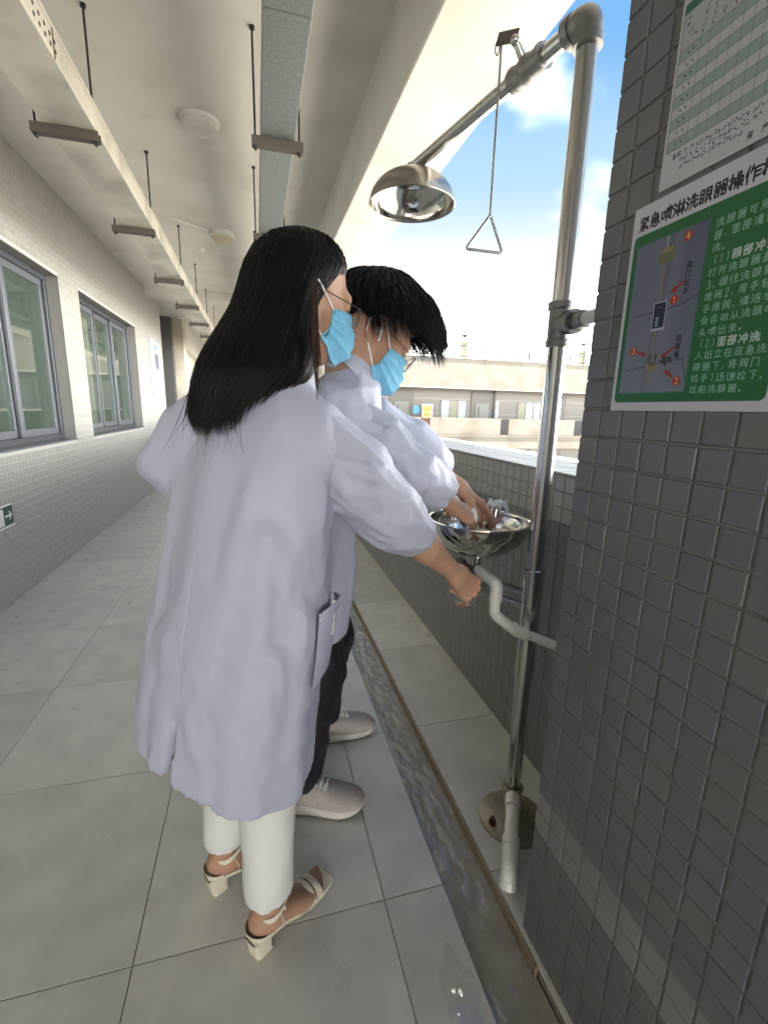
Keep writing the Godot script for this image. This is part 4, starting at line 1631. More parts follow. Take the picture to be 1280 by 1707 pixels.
# face looks along -z of «h», its right hand side is +x; s scales
func head(f: Field, h: Transform3D, s: float):
	var b := h.basis
	f.soft = 0.02 * s
	f.ell(h * (Vector3(0, 0.035, 0.015) * s), Vector3(0.074, 0.092, 0.094) * s, b)
	f.ell(h * (Vector3(0, -0.03, -0.022) * s), Vector3(0.060, 0.083, 0.070) * s, b, 0.03 * s)
	f.ell(h * (Vector3(0, -0.088, -0.052) * s), Vector3(0.034, 0.028, 0.034) * s, b, 0.03 * s)
	for e in [-1, 1]:
		f.cap(h * (Vector3(e * 0.058, -0.03, 0.0) * s), h * (Vector3(e * 0.03, -0.088, -0.045) * s), 0.016 * s, 0.014 * s, 0.025 * s)
		f.ell(h * (Vector3(e * 0.038, -0.02, -0.065) * s), Vector3(0.022, 0.020, 0.018) * s, b, 0.02 * s)
		f.ell(h * (Vector3(e * 0.030, 0.010, -0.104) * s), Vector3(0.020, 0.010, 0.020) * s, b, 0.014 * s, true)
		f.ell(h * (Vector3(e * 0.030, 0.010, -0.080) * s), Vector3(0.015, 0.012, 0.010) * s, b, 0.004 * s)
		f.ell(h * (Vector3(e * 0.077, 0.0, 0.014) * s), Vector3(0.008, 0.030, 0.018) * s, b * Basis(Vector3.UP, e * -0.35), 0.006 * s)
		f.ell(h * (Vector3(e * 0.087, 0.002, 0.009) * s), Vector3(0.007, 0.019, 0.010) * s, b * Basis(Vector3.UP, e * -0.35), 0.005 * s, true)
		f.ell(h * (Vector3(e * 0.078, -0.026, 0.005) * s), Vector3(0.007, 0.009, 0.008) * s, b, 0.006 * s)
	f.ell(h * (Vector3(0, 0.032, -0.074) * s), Vector3(0.052, 0.012, 0.018) * s, b, 0.02 * s)
	f.cap(h * (Vector3(0, 0.012, -0.090) * s), h * (Vector3(0, -0.028, -0.110) * s), 0.008 * s, 0.012 * s, 0.014 * s)
	for e in [-1, 1]:
		f.ell(h * (Vector3(e * 0.012, -0.033, -0.098) * s), Vector3(0.008, 0.008, 0.010) * s, b, 0.008 * s)
	f.ell(h * (Vector3(0, -0.058, -0.088) * s), Vector3(0.020, 0.006, 0.009) * s, b, 0.006 * s)
	f.ell(h * (Vector3(0, -0.068, -0.086) * s), Vector3(0.017, 0.006, 0.009) * s, b, 0.005 * s)

# wrist at the origin of «w», fingers along -z, palm down (-y); side 1: the thumb is at -x (a right hand seen from above), side -1 mirrors
func hand(f: Field, w: Transform3D, s: float, side: float, curl: Array, spread: float, thumb: Array, tips: Array):
	f.soft = 0.012 * s
	var P := func(v: Vector3) -> Vector3: return w * (Vector3(v.x * side, v.y, v.z) * s)
	f.cap(P.call(Vector3(-0.012, 0.0, 0.0)), P.call(Vector3(0.012, 0.0, 0.0)), 0.0215 * s, 0.0205 * s, 0.02 * s)
	var base := [Vector3(-0.031, 0.004, -0.085), Vector3(-0.0102, 0.007, -0.090), Vector3(0.0108, 0.005, -0.085), Vector3(0.0306, 0.0, -0.075)]
	var root := [Vector3(-0.016, 0.002, -0.012), Vector3(-0.006, 0.004, -0.012), Vector3(0.006, 0.003, -0.012), Vector3(0.016, 0.0, -0.012)]
	var lens := [[0.043, 0.026, 0.022], [0.047, 0.030, 0.023], [0.043, 0.028, 0.022], [0.034, 0.021, 0.019]]
	var rr := [0.0090, 0.0093, 0.0089, 0.0079]
	for i in 4:
		f.cap(P.call(root[i] + Vector3(0, -0.004, 0)), P.call(base[i] + Vector3(0, -0.004, 0.006)), 0.0145 * s, 0.0125 * s, 0.016 * s)
		f.ell(P.call(base[i] + Vector3(0, 0.003, 0.0)), Vector3.ONE * 0.0108 * s, Basis.IDENTITY, 0.005 * s)
		var p: Vector3 = base[i]
		var ang: float = 0.0
		var yaw: float = (i - 1.4) * spread
		for j in 3:
			ang += curl[i][j]
			var d := Vector3(sin(yaw) * cos(ang), -sin(ang), -cos(yaw) * cos(ang))
			var q: Vector3 = p + d * lens[i][j]
			var r0: float = rr[i] * (1.0 - 0.10 * j)
			f.cap(P.call(p), P.call(q), r0 * s, r0 * 0.9 * s, (0.004 if j == 0 else 0.0015) * s)
			f.ell(P.call(p + Vector3(0, 0.0015, 0)), Vector3.ONE * r0 * 1.12 * s, Basis.IDENTITY, 0.002 * s)
			p = q
			if j == 2:
				tips.append([P.call(q + d * 0.003 - d.cross(Vector3.RIGHT).normalized() * 0.0), w.basis * Vector3(d.x * side, d.y, d.z), r0 * s, w.basis])
	# thumb leaves the palm's side near its base
	var t0 := Vector3(-0.017, -0.007, -0.018)
	var t1: Vector3 = t0 + thumb[0] * 0.044
	var t2: Vector3 = t1 + thumb[1] * 0.033
	var t3: Vector3 = t2 + thumb[2] * 0.026
	f.cap(P.call(t0), P.call(t1), 0.0165 * s, 0.0125 * s, 0.016 * s)
	f.cap(P.call(t1), P.call(t2), 0.0118 * s, 0.0108 * s, 0.006 * s)
	f.cap(P.call(t2), P.call(t3), 0.0106 * s, 0.0092 * s, 0.004 * s)

# ribbons of hair: a tapering three-sided strand along a path
func strand(b: MB, path: Array, r: float):
	var m := path.size()
	var at := b.v.size()
	var x: Vector3 = (path[1] - path[0]).normalized().cross(Vector3(0.31, 0.52, 0.79)).normalized()
	for i in m:
		var t: Vector3 = (path[mini(i + 1, m - 1)] - path[maxi(i - 1, 0)]).normalized()
		x = (x - t * x.dot(t)).normalized()
		var y := t.cross(x)
		var q := r * (1.0 - pow(float(i) / (m - 1), 3.0) * 0.85)
		for k in 3:
			var w := TAU * k / 3.0
			var d := x * cos(w) + y * sin(w)
			b.vert(path[i] + d * q, d)
	for i in m - 1:
		for k in 3:
			var a := at + i * 3 + k
			var c := at + i * 3 + (k + 1) % 3
			b.tri(a, a + 3, c)
			b.tri(c, a + 3, c + 3)

# pleated mask over nose, mouth and chin of a head
func face_mask(parent: Node3D, h: Transform3D, s: float, m: Material, inner: Material, cord: Material, puff: float, seed_: int):
	var f := FastNoiseLite.new()
	f.seed = seed_
	f.frequency = 1.0
	var out := []
	var back := []
	var nu := 49
	var nv := 33
	for j in nv:
		var v := float(j) / (nv - 1)
		var ro := []
		var rb := []
		for i in nu:
			var u := (float(i) / (nu - 1) - 0.5) * 2.0
			var th := u * 1.22
			var tall := lerpf(0.098, 0.072, absf(u))
			var y := lerpf(0.002, -0.104, v) if absf(u) < 0.001 else lerpf(0.004 - 0.016 * u * u, -0.104 + 0.034 * u * u, v)
			# distance out from the head's axis
			var bulge := 0.105 + 0.016 * exp(-pow(u / 0.30, 2.0)) * smoothstep(0.0, 0.35, v) + 0.006 * sin(v * PI) - 0.022 * smoothstep(0.72, 1.0, v)
			var side := 0.077 - 0.006 * v
			var q := Vector3(side * sin(th), y, -0.012 - (bulge - 0.012) * cos(th))
			var n := Vector3(sin(th), 0.0, -cos(th))
			# three pleats across
			var pl := 0.0
			for e in [0.28, 0.5, 0.72]:
				pl += 0.0026 * exp(-pow((v - e) / 0.035, 2.0)) * (1.0 - 0.4 * u * u)
			pl += 0.0035 * puff * f.get_noise_3d(u * 2.2, v * 2.6, 0.5) + puff * 0.006 * f.get_noise_2d(u * 5.0, v * 1.2) * smoothstep(0.45, 1.0, absf(u))
			ro.append(h * ((q + n * (pl + 0.0025)) * s))
			rb.append(h * ((q + n * (pl + 0.0005)) * s))
		out.append(ro)
		back.append(rb)
	var b := MB.new()
	b.sheet(out, h.basis * Vector3(0, 0, -1))
	var mk := part(parent, "face_mask", b, m)
	b = MB.new()
	b.sheet(back, h.basis * Vector3(0, 0, 1))
	part(mk, "lining", b, inner)
	# welded edges
	b = MB.new()
	var rim := []
	for i in nu:
		rim.append(out[0][i])
	b.tube(rim, 0.0016 * s, 6)
	rim = []
	for i in nu:
		rim.append(out[nv - 1][i])
	b.tube(rim, 0.0016 * s, 6)
	for e in [0, nu - 1]:
		rim = []
		for j in nv:
			rim.append(out[j][e])
		b.tube(rim, 0.0018 * s, 6)
	part(mk, "edge_band", b, m)
	for e in [0, nu - 1]:
		var sg := -1.0 if e == 0 else 1.0
		b = MB.new()
		b.tube(bent([out[1][e], h * (Vector3(sg * 0.081, 0.022, -0.004) * s), h * (Vector3(sg * 0.084, 0.031, 0.014) * s), h * (Vector3(sg * 0.080, 0.010, 0.034) * s), h * (Vector3(sg * 0.078, -0.02, 0.024) * s), out[nv - 2][e]], 0.012, 6), 0.0017 * s, 8)
		part(mk, "ear_loop", b, cord)

func spectacles(parent: Node3D, h: Transform3D, s: float, m: Material):
	var b := MB.new()
	for e in [-1, 1]:
		var ring := []
		for k in 33:
			var w := TAU * k / 32.0
			ring.append(h * (Vector3(e * 0.033 + 0.025 * cos(w), 0.004 + 0.021 * sin(w), -0.113 + 0.006 * absf(cos(w))) * s))
		b.tube(ring, 0.0010 * s, 6, false)
	b.tube(bent([h * (Vector3(-0.009, 0.008, -0.113) * s), h * (Vector3(0, 0.012, -0.116) * s), h * (Vector3(0.009, 0.008, -0.113) * s)], 0.004), 0.0010 * s, 6)
	var g := part(parent, "spectacles", b, m)
	for e in [-1, 1]:
		b = MB.new()
		b.tube(bent([h * (Vector3(e * 0.058, 0.010, -0.108) * s), h * (Vector3(e * 0.070, 0.012, -0.098) * s), h * (Vector3(e * 0.081, 0.016, 0.010) * s), h * (Vector3(e * 0.079, -0.008, 0.034) * s)], 0.012), 0.0011 * s, 6)
		part(g, "temple", b, m)
		b = MB.new()
		b.lathe([Vector2(0.0, 0.0), Vector2(0.024 * s, 0.0)], h * (Vector3(e * 0.033, 0.004, -0.1125) * s), h.basis * Basis(Vector3.RIGHT, PI / 2) * Basis.from_scale(Vector3(1, 1, 0.84)), 24)
		part(g, "lens", b, M.glass)

# one sleeve: [centre, radius] down the arm, cut square at the cuff and hollow there
func sleeve(b: MB, pts: Array, seed_: int, amp: float, creases: Array, cell: float):
	var f := Field.new()
	f.soft = 0.03
	var n := pts.size()
	for i in n - 1:
		f.cap(pts[i][0], pts[i + 1][0], pts[i][1], pts[i + 1][1], 0.02)
	var d: Vector3 = (pts[n - 1][0] - pts[n - 2][0]).normalized()
	var e: Vector3 = pts[n - 1][0]
	var r: float = pts[n - 1][1]
	f.cap(e - d * 0.022, e + d * 0.05, r - 0.006, r - 0.005, 0.0, true)
	f.clip = [e, d]
	# creases run slantwise along the arm
	f.turn = look_basis(((pts[n - 1][0] - pts[0][0]) as Vector3).normalized().rotated(Vector3.BACK, 0.45)).inverse()
	f.ridge_scale = Vector3(1.35, 1.35, 0.55)
	f.ridge2_scale = Vector3(1.2, 1.2, 0.5)
	f.ridge = ridged(seed_, 6.0, 2)
	f.ridge_amp = amp
	f.ridge2 = ridged(seed_ + 1, 15.0, 2)
	f.ridge2_amp = amp * 0.22
	for c in creases:
		f.crease(c[0], c[1], c[2], c[3], 5)
	f.mesh(b, cell)

func brows_and_lashes(parent: Node3D, h: Transform3D, s: float):
	for e in [-1, 1]:
		var b := MB.new()
		b.tube(bent([h * (Vector3(e * 0.012, 0.026, -0.0935) * s), h * (Vector3(e * 0.030, 0.033, -0.0895) * s), h * (Vector3(e * 0.050, 0.027, -0.0760) * s)], 0.02), [0.0012, 0.0018, 0.0022, 0.0024, 0.0024, 0.0022, 0.0019, 0.0014, 0.0008], 8, true, 0.6)
		part(parent, "eyebrow", b, M.hair)
		b = MB.new()
		b.tube(bent([h * (Vector3(e * 0.016, 0.006, -0.0905) * s), h * (Vector3(e * 0.030, 0.0035, -0.0915) * s), h * (Vector3(e * 0.044, 0.007, -0.0840) * s)], 0.02), 0.0011, 6)
		part(parent, "eyelashes", b, M.hair)

# ---------------------------------------------------------------- people
func look_basis(f: Vector3, roll := 0.0) -> Basis:
	f = f.normalized()
	var r := f.cross(Vector3.UP).normalized()
	var u := r.cross(f)
	return Basis(r, u, -f) * Basis(Vector3.BACK, roll)

func loft_point(rows: Array, rot: float, y: float, ang: float, grow := 0.0) -> Vector3:
	var j := 0
	while j < rows.size() - 2 and rows[j + 1][0] < y:
		j += 1
	var u: Array = rows[j]
	var w: Array = rows[j + 1]
	var um: Array = rows[maxi(j - 1, 0)]
	var wn: Array = rows[mini(j + 2, rows.size() - 1)]
	var f: float = (y - u[0]) / (w[0] - u[0])
	var q := []
	for k in range(1, 5):
		q.append(cubic_interpolate(u[k], w[k], um[k], wn[k], f))
	var a: float = (q[2] + grow) * cos(ang)
	var b: float = (q[3] + grow) * sin(ang)
	return Vector3(q[0] + a * cos(rot) - b * sin(rot), y, q[1] + a * sin(rot) + b * cos(rot))

func cloth(c: Color, rough := 0.75) -> StandardMaterial3D:
	var m := mat(c, rough, 0.0, 0.35)
	m.rim_enabled = true
	m.rim = 0.25
	m.normal_enabled = true
	m.normal_texture = M.weave
	m.normal_scale = 0.25
	return tri_mat(m, 9.0)

func people_materials():
	M.weave = noise_tex(71, 0.22, [], 256, FastNoiseLite.TYPE_SIMPLEX, 3, true, 2.0)
	M.creases = noise_tex(72, 0.006, [], 1024, FastNoiseLite.TYPE_SIMPLEX_SMOOTH, 4, true, 14.0)
	M.coat = cloth(lin(0.405, 0.415, 0.505), 0.5)
	M.coat.normal_texture = M.creases
	M.coat.normal_scale = 0.14
	M.coat.uv1_scale = Vector3.ONE * 2.2
	M.coat_dim = cloth(lin(0.30, 0.305, 0.38), 0.62)
	M.trouser_white = cloth(lin(0.66, 0.66, 0.63), 0.7)
	M.trouser_black = cloth(lin(0.012, 0.011, 0.015), 0.6)
	M.skin = mat(Color.WHITE, 0.48, 0.0, 0.45)
	M.skin.vertex_color_use_as_albedo = true
	M.skin.subsurf_scatter_enabled = true
	M.skin.subsurf_scatter_strength = 0.12
	M.hair = mat(lin(0.006, 0.005, 0.005), 0.40, 0.0, 0.35)
	M.hair_brown = mat(lin(0.045, 0.024, 0.015), 0.36, 0.0, 0.5)
	M.mask = cloth(lin(0.19, 0.48, 0.68), 0.8)
	M.mask.backlight_enabled = true
	M.mask.backlight = lin(0.08, 0.2, 0.3)
	M.mask_in = cloth(lin(0.75, 0.78, 0.8), 0.85)
	M.cord = mat(lin(0.75, 0.74, 0.72), 0.8)
	M.wire = mat(lin(0.12, 0.09, 0.07), 0.3, 0.9)
	M.sandal = mat(lin(0.66, 0.60, 0.47), 0.45)
	M.sole = mat(lin(0.60, 0.54, 0.42), 0.6)
	M.nail = mat(lin(0.52, 0.25, 0.21), 0.25)
	M.shoe = tri_mat(mat(lin(0.44, 0.41, 0.39), 0.85), 22.0)
	M.shoe.albedo_texture = noise_tex(73, 0.03, [[0.0, 0.45, 1.0], [Color(0.70, 0.66, 0.66), Color(0.93, 0.91, 0.90), Color(1, 1, 1)]], 256)
	M.shoe.normal_enabled = true
	M.shoe.normal_texture = M.weave
	M.shoe.normal_scale = 0.25
	M.shoe_sole = mat(lin(0.56, 0.52, 0.49), 0.7)
	M.outsole = mat(lin(0.05, 0.045, 0.04), 0.8)

const W_ROT := 0.96
var w_coat := [[0.42, -0.100, -1.035, 0.225, 0.180], [0.60, -0.085, -1.04, 0.230, 0.180], [0.85, -0.050, -1.05, 0.222, 0.168], [1.05, -0.025, -1.06, 0.205, 0.148], [1.18, -0.008, -1.07, 0.196, 0.132], [1.27, 0.006, -1.08, 0.172, 0.112], [1.33, 0.025, -1.09, 0.120, 0.092], [1.375, 0.048, -1.10, 0.080, 0.076], [1.40, 0.058, -1.10, 0.066, 0.066]]

func build_woman():
	var base := Vector3(-0.06, 0, -1.0)
	var w := thing("person", "woman with long black hair and heeled sandals in white lab coat, pushing the eyewash handle", "person", base)
	var hb := look_basis(Vector3(0.98, -0.30, -0.18))
	var h := Transform3D(hb, Vector3(0.113, 1.537, -1.128))
	var hs := 1.07
	# ---- body: coarse trunk and limbs, fine head, hand and feet, in one mesh
	var skin := MB.new()
	skin.tint = true
	var paint := SkinTone.new()
	paint.tone = Color(0.42, 0.242, 0.16)
	var nape: Vector3 = h * (Vector3(0, -0.07, 0.03) * hs)
	var f := Field.new()
	f.soft = 0.03
	f.cap(Vector3(0.045, 1.36, -1.10), Vector3(-0.01, 1.10, -1.06), 0.055, 0.085)
	f.cap(Vector3(-0.01, 1.10, -1.06), Vector3(-0.03, 0.86, -1.04), 0.085, 0.10)
	f.cap(Vector3(0.12, 1.24, -1.0), Vector3(-0.11, 1.27, -1.16), 0.045, 0.045)
	f.cap(nape, Vector3(0.035, 1.34, -1.09), 0.052, 0.058)
	f.cap(Vector3(0.12, 1.24, -1.0), Vector3(0.33, 1.02, -1.01), 0.04, 0.036)
	f.cap(Vector3(-0.11, 1.27, -1.16), Vector3(-0.19, 1.15, -1.19), 0.04, 0.034)
	f.cap(Vector3(-0.19, 1.15, -1.19), Vector3(-0.06, 1.06, -1.34), 0.034, 0.024)
	f.cap(Vector3(0.01, 0.86, -0.98), Vector3(0.0, 0.46, -0.945), 0.075, 0.045)
	f.cap(Vector3(0.0, 0.46, -0.945), Vector3(-0.008, 0.12, -0.925), 0.045, 0.030)
	f.cap(Vector3(-0.07, 0.86, -1.09), Vector3(-0.09, 0.46, -1.085), 0.075, 0.045)
	f.cap(Vector3(-0.09, 0.46, -1.085), Vector3(-0.118, 0.13, -1.098), 0.045, 0.030)
	f.mesh(skin, 0.018, paint)
	f = Field.new()
	head(f, h, hs)
	f.cap(nape, nape + (Vector3(0.04, 1.35, -1.095) - nape) * 0.55, 0.050, 0.052, 0.03)
	f.mesh(skin, 0.0042, paint)
	# right forearm and hand
	var D := Vector3(0.70, -0.66, -0.25).normalized()
	var N := Vector3(0.42, 0.25, 0.87)
	N = (N - D * N.dot(D)).normalized()
	var wrist := Vector3(0.510, 0.866, -1.078)
	var wt := Transform3D(Basis(N.cross(-D), N, -D), wrist)
	var tips := []
	f = Field.new()
	hand(f, wt, 0.98, 1.0, [[0.95, 1.15, 0.6], [1.0, 1.15, 0.6], [0.95, 1.05, 0.5], [0.55, 0.55, 0.3]], 0.12, [Vector3(-0.55, -0.35, -0.75).normalized(), Vector3(0.15, -0.75, -0.65).normalized(), Vector3(0.5, -0.75, -0.35).normalized()], tips)
	f.cap(Vector3(0.33, 1.02, -1.01), Vector3(0.40, 0.965, -1.035), 0.037, 0.038, 0.02)
	f.cap(Vector3(0.40, 0.965, -1.035), wrist, 0.038, 0.022, 0.02)
	paint.warm = [[wrist + D * 0.085 + N * 0.01, 0.03, Color(0.50, 0.22, 0.14)]]
	f.mesh(skin, 0.0026, paint)
	paint.warm = []
	# left hand, held in front
	f = Field.new()
	var lb := look_basis(Vector3(0.8, -0.3, -0.5))
	hand(f, Transform3D(lb, Vector3(-0.06, 1.06, -1.34)), 0.95, -1.0, [[0.5, 0.6, 0.4], [0.5, 0.6, 0.4], [0.55, 0.6, 0.4], [0.6, 0.6, 0.4]], 0.06, [Vector3(-0.7, -0.3, -0.6).normalized(), Vector3(-0.3, -0.4, -0.85).normalized(), Vector3(-0.1, -0.4, -0.9).normalized()], [])
	f.mesh(skin, 0.0045, paint)
	# feet in heeled sandals: [heel on the ground, toe direction]
	var feet := [[Vector3(-0.036, 0, -0.905), Vector3(0.80, 0, -0.60).normalized(), 1.0], [Vector3(-0.148, 0, -1.085), Vector3(0.86, 0, -0.50).normalized(), -1.0]]
	var nails := MB.new()
	for q in feet:
		f = Field.new()
		f.soft = 0.02
		var d: Vector3 = q[1]
		var sd := d.cross(Vector3.UP)
		var o: Vector3 = q[0]
		var big: Vector3 = -sd * q[2]       # towards the big toe
		var up := Vector3.UP
		f.ell(o + d * 0.002 + up * 0.083, Vector3(0.026, 0.028, 0.027), look_basis(d))
		f.cap(o + d * 0.028 + up * 0.135, o + d * 0.026 + up * 0.09, 0.030, 0.033)
		f.cap(o + d * 0.03 + up * 0.13, o + d * 0.026 + up * 0.19, 0.030, 0.032)
		f.cap(o + d * 0.03 + up * 0.085, o + d * 0.125 + big * 0.008 + up * 0.034, 0.031, 0.021, 0.03)
		f.cap(o + d * 0.03 + up * 0.082, o + d * 0.120 - big * 0.018 + up * 0.030, 0.027, 0.017, 0.03)
		f.ell(o + d * 0.145 + big * 0.010 + up * 0.027, Vector3(0.024, 0.014, 0.03), look_basis(d))
		f.ell(o + d * 0.138 - big * 0.018 + up * 0.024, Vector3(0.018, 0.011, 0.026), look_basis(d))
		f.ell(o + d * 0.028 + up * 0.125 - big * 0.029, Vector3(0.010, 0.012, 0.010), Basis.IDENTITY, 0.012)
		f.ell(o + d * 0.030 + up * 0.132 + big * 0.029, Vector3(0.010, 0.012, 0.010), Basis.IDENTITY, 0.012)
		for k in 5:
			var across: float = [0.026, 0.010, -0.003, -0.015, -0.026][k]
			var len: float = [0.214, 0.212, 0.204, 0.195, 0.184][k]
			var r: float = [0.0105, 0.0080, 0.0076, 0.0072, 0.0070][k]
			var a := o + d * 0.160 + big * across * 0.9 + up * 0.023
			var e := o + d * (len - 0.004) + big * across + up * (0.013 + r * 0.5)
			f.cap(a, e, r * 1.05, r, 0.008)
			var nb := MB.new()
			nails.blob(e + d * r * 0.35 + up * r * 0.72, Vector3(r * 0.62, r * 0.28, r * 0.72), look_basis((d - up * 0.5).normalized()), 10, 6)
		f.mesh(skin, 0.0042, paint)
	var body := part(w, "body", skin, M.skin)
	part(w, "toenails", nails, M.nail, "", "stuff")
	# ---- trousers
	f = Field.new()
	f.soft = 0.04
	f.cap(Vector3(-0.03, 0.90, -1.04), Vector3(-0.03, 0.84, -1.04), 0.115, 0.115)
	f.cap(Vector3(0.012, 0.82, -0.985), Vector3(-0.004, 0.45, -0.948), 0.088, 0.066)
	f.cap(Vector3(-0.004, 0.45, -0.948), Vector3(-0.012, 0.150, -0.925), 0.066, 0.056)
	f.cap(Vector3(-0.07, 0.82, -1.09), Vector3(-0.092, 0.45, -1.082), 0.088, 0.066)
	f.cap(Vector3(-0.092, 0.45, -1.082), Vector3(-0.122, 0.160, -1.098), 0.066, 0.056)
	f.ridge = ridged(5, 5.0)
	f.ridge_scale = Vector3(1.6, 1.0, 1.6)
	f.ridge_amp = 0.004
	f.hem = [0.148, 0.2]
	f.hem_noise = FastNoiseLite.new()
	var tb := MB.new()
	f.mesh(tb, 0.0085)
	part(w, "trousers", tb, M.trouser_white)
	# ---- lab coat
	f = Field.new()
	f.soft = 0.05
	f.loft(w_coat, W_ROT)
	f.cap(Vector3(0.10, 1.25, -1.01), Vector3(0.150, 1.205, -0.998), 0.074, 0.070, 0.05)
	f.cap(Vector3(-0.115, 1.272, -1.155), Vector3(-0.200, 1.165, -1.185), 0.066, 0.062, 0.05)
	f.cap(Vector3(-0.200, 1.165, -1.185), Vector3(-0.15, 1.115, -1.27), 0.060, 0.056, 0.03)
	f.ridge = ridged(11, 3.4, 1)
	f.ridge_scale = Vector3(1.5, 0.22, 1.5)
	f.ridge_amp = 0.010
	f.ridge2 = ridged(23, 7.5, 2)
	f.ridge2_scale = Vector3(1.0, 0.8, 1.0)
	f.ridge2_amp = 0.010
	f.axis = Vector2(-0.02, -1.06)
	# the armhole seam, the centre back seam
	var sc := Vector3(0.128, 1.215, -0.99)
	var e1 := Vector3(0.30, 0.95, 0.1).normalized() * 0.10
	var e2 := Vector3(-0.2, 0.05, 0.98).normalized() * 0.105
	for k in 12:
		var a0 := TAU * k / 12.0
		var a1 := TAU * (k + 1) / 12.0
		f.crease(sc + e1 * cos(a0) + e2 * sin(a0), sc + e1 * cos(a1) + e2 * sin(a1), 0.007, -0.006, 1)
	for k in 9:
		f.crease(loft_point(w_coat, W_ROT, 1.27 - k * 0.075, PI * 0.44 - 0.012 * k), loft_point(w_coat, W_ROT, 1.27 - (k + 1) * 0.075, PI * 0.44 - 0.012 * (k + 1)), 0.009, 0.007, 1)
	# soft vertical folds of the skirt, longer ones hanging from the shoulders
	for k in 10:
		var a := PI * (0.0 + 0.115 * k)
		f.crease(loft_point(w_coat, W_ROT, 1.0 - 0.09 * (k % 3), a), loft_point(w_coat, W_ROT, 0.44, a + 0.10 * sin(k * 2.0)), 0.030, 0.015 * (0.65 + 0.35 * sin(k * 1.7)), 5)
	f.crease(loft_point(w_coat, W_ROT, 1.24, 0.75), loft_point(w_coat, W_ROT, 0.80, 1.0), 0.018, 0.012, 5)
	f.crease(loft_point(w_coat, W_ROT, 1.18, 0.55), loft_point(w_coat, W_ROT, 0.60, 0.55), 0.020, 0.012, 5)
	f.crease(loft_point(w_coat, W_ROT, 1.22, 2.2), loft_point(w_coat, W_ROT, 0.75, 1.95), 0.018, 0.010, 5)
	f.crease(loft_point(w_coat, W_ROT, 0.72, 0.05), loft_point(w_coat, W_ROT, 0.66, 0.75), 0.014, 0.012, 4)
	f.crease(loft_point(w_coat, W_ROT, 0.62, -0.15), loft_point(w_coat, W_ROT, 0.50, 0.55), 0.014, 0.012, 4)
	f.crease(loft_point(w_coat, W_ROT, 0.80, -0.1), loft_point(w_coat, W_ROT, 0.64, 0.45), 0.012, 0.010, 4)
	var back := Vector3(-sin(W_ROT), 0, cos(W_ROT))
	var right := Vector3(cos(W_ROT), 0, sin(W_ROT))
	f.hem_tilt = Vector2(-0.18, -0.22)
	f.hem = [0.525, 0.029, [loft_point(w_coat, W_ROT, 0.70, PI * 0.41), loft_point(w_coat, W_ROT, 0.50, PI * 0.43), 0.015, right, back]]
	f.hem_noise = FastNoiseLite.new()
	f.hem_noise.frequency = 2.0
	tb = MB.new()
	f.mesh(tb, 0.0086)
	var coat := part(w, "lab_coat", tb, M.coat)
	# the stitched centre back seam
	for sm in [[1.30, 0.71, 0.44, 0.41]]:
		var line := []
		for k in 40:
			var t := k / 39.0
			line.append(f.snap(loft_point(w_coat, W_ROT, lerpf(sm[0], sm[1], t), PI * lerpf(sm[2], sm[3], t)), 0.0004))
		tb = MB.new()
		tb.tube(line, 0.0013, 6)
		part(coat, "seam", tb, M.coat)
	tb = MB.new()
	sleeve(tb, [[Vector3(0.112, 1.243, -1.0), 0.076], [Vector3(0.205, 1.155, -0.988), 0.079], [Vector3(0.272, 1.080, -0.997), 0.076], [Vector3(0.315, 1.040, -1.004), 0.066], [Vector3(0.348, 1.012, -1.016), 0.052], [Vector3(0.366, 0.996, -1.024), 0.047]], 23, 0.0105,
		[[Vector3(0.12, 1.31, -0.94), Vector3(0.27, 1.20, -0.90), 0.009, 0.012], [Vector3(0.15, 1.20, -0.88), Vector3(0.33, 1.12, -0.92), 0.010, 0.015], [Vector3(0.13, 1.13, -0.90), Vector3(0.30, 1.12, -0.88), 0.009, 0.012], [Vector3(0.24, 1.20, -0.92), Vector3(0.37, 1.03, -0.96), 0.009, 0.014], [Vector3(0.18, 1.06, -0.89), Vector3(0.34, 1.00, -0.92), 0.010, 0.013], [Vector3(0.31, 1.11, -0.92), Vector3(0.30, 0.95, -0.94), 0.008, 0.012], [Vector3(0.35, 1.08, -0.95), Vector3(0.335, 0.94, -0.96), 0.007, 0.012], [Vector3(0.38, 1.03, -0.98), Vector3(0.36, 0.94, -0.98), 0.006, 0.008], [Vector3(0.22, 1.00, -0.92), Vector3(0.35, 1.02, -0.93), 0.008, 0.010], [Vector3(0.20, 1.24, -0.90), Vector3(0.24, 1.08, -0.88), 0.008, -0.010], [Vector3(0.29, 1.14, -0.90), Vector3(0.27, 1.05, -0.90), 0.010, -0.006]], 0.0058)
	part(coat, "right_sleeve", tb, M.coat)
	# gathered cuff of the right sleeve
	tb = MB.new()
	var rows := []
	var cd := Vector3(0.40, 0.965, -1.035) - Vector3(0.33, 1.02, -1.01)
	var cb := look_basis(cd)
	for j in 9:
		var row := []
		for i in 97:
			var a := TAU * i / 96.0
			var t := j / 8.0
			var r := 0.0505 - 0.006 * t + 0.0022 * sin(a * 24.0) * sin(PI * t) + 0.003 * sin(PI * t)
			row.append(Vector3(0.352, 1.008, -1.018) + cd.normalized() * (t * 0.024) + cb.x * cos(a) * r + cb.y * sin(a) * r)
		rows.append(row)
	tb.sheet(rows)
	part(coat, "cuff", tb, M.coat)
	# hip pocket with its turned welt
	rows = []
	for j in 9:
		var row := []
		for i in 13:
			var u := i / 12.0
			var v := j / 8.0
			row.append(loft_point(w_coat, W_ROT, 0.885 - 0.16 * v + 0.012 * sin(u * PI), -0.12 - 0.62 * u, 0.020 + 0.014 * (1.0 - v) * sin(u * PI)))
		rows.append(row)
	tb = MB.new()
	tb.sheet(rows, right)
	part(coat, "pocket", tb, M.coat)
	tb = MB.new()
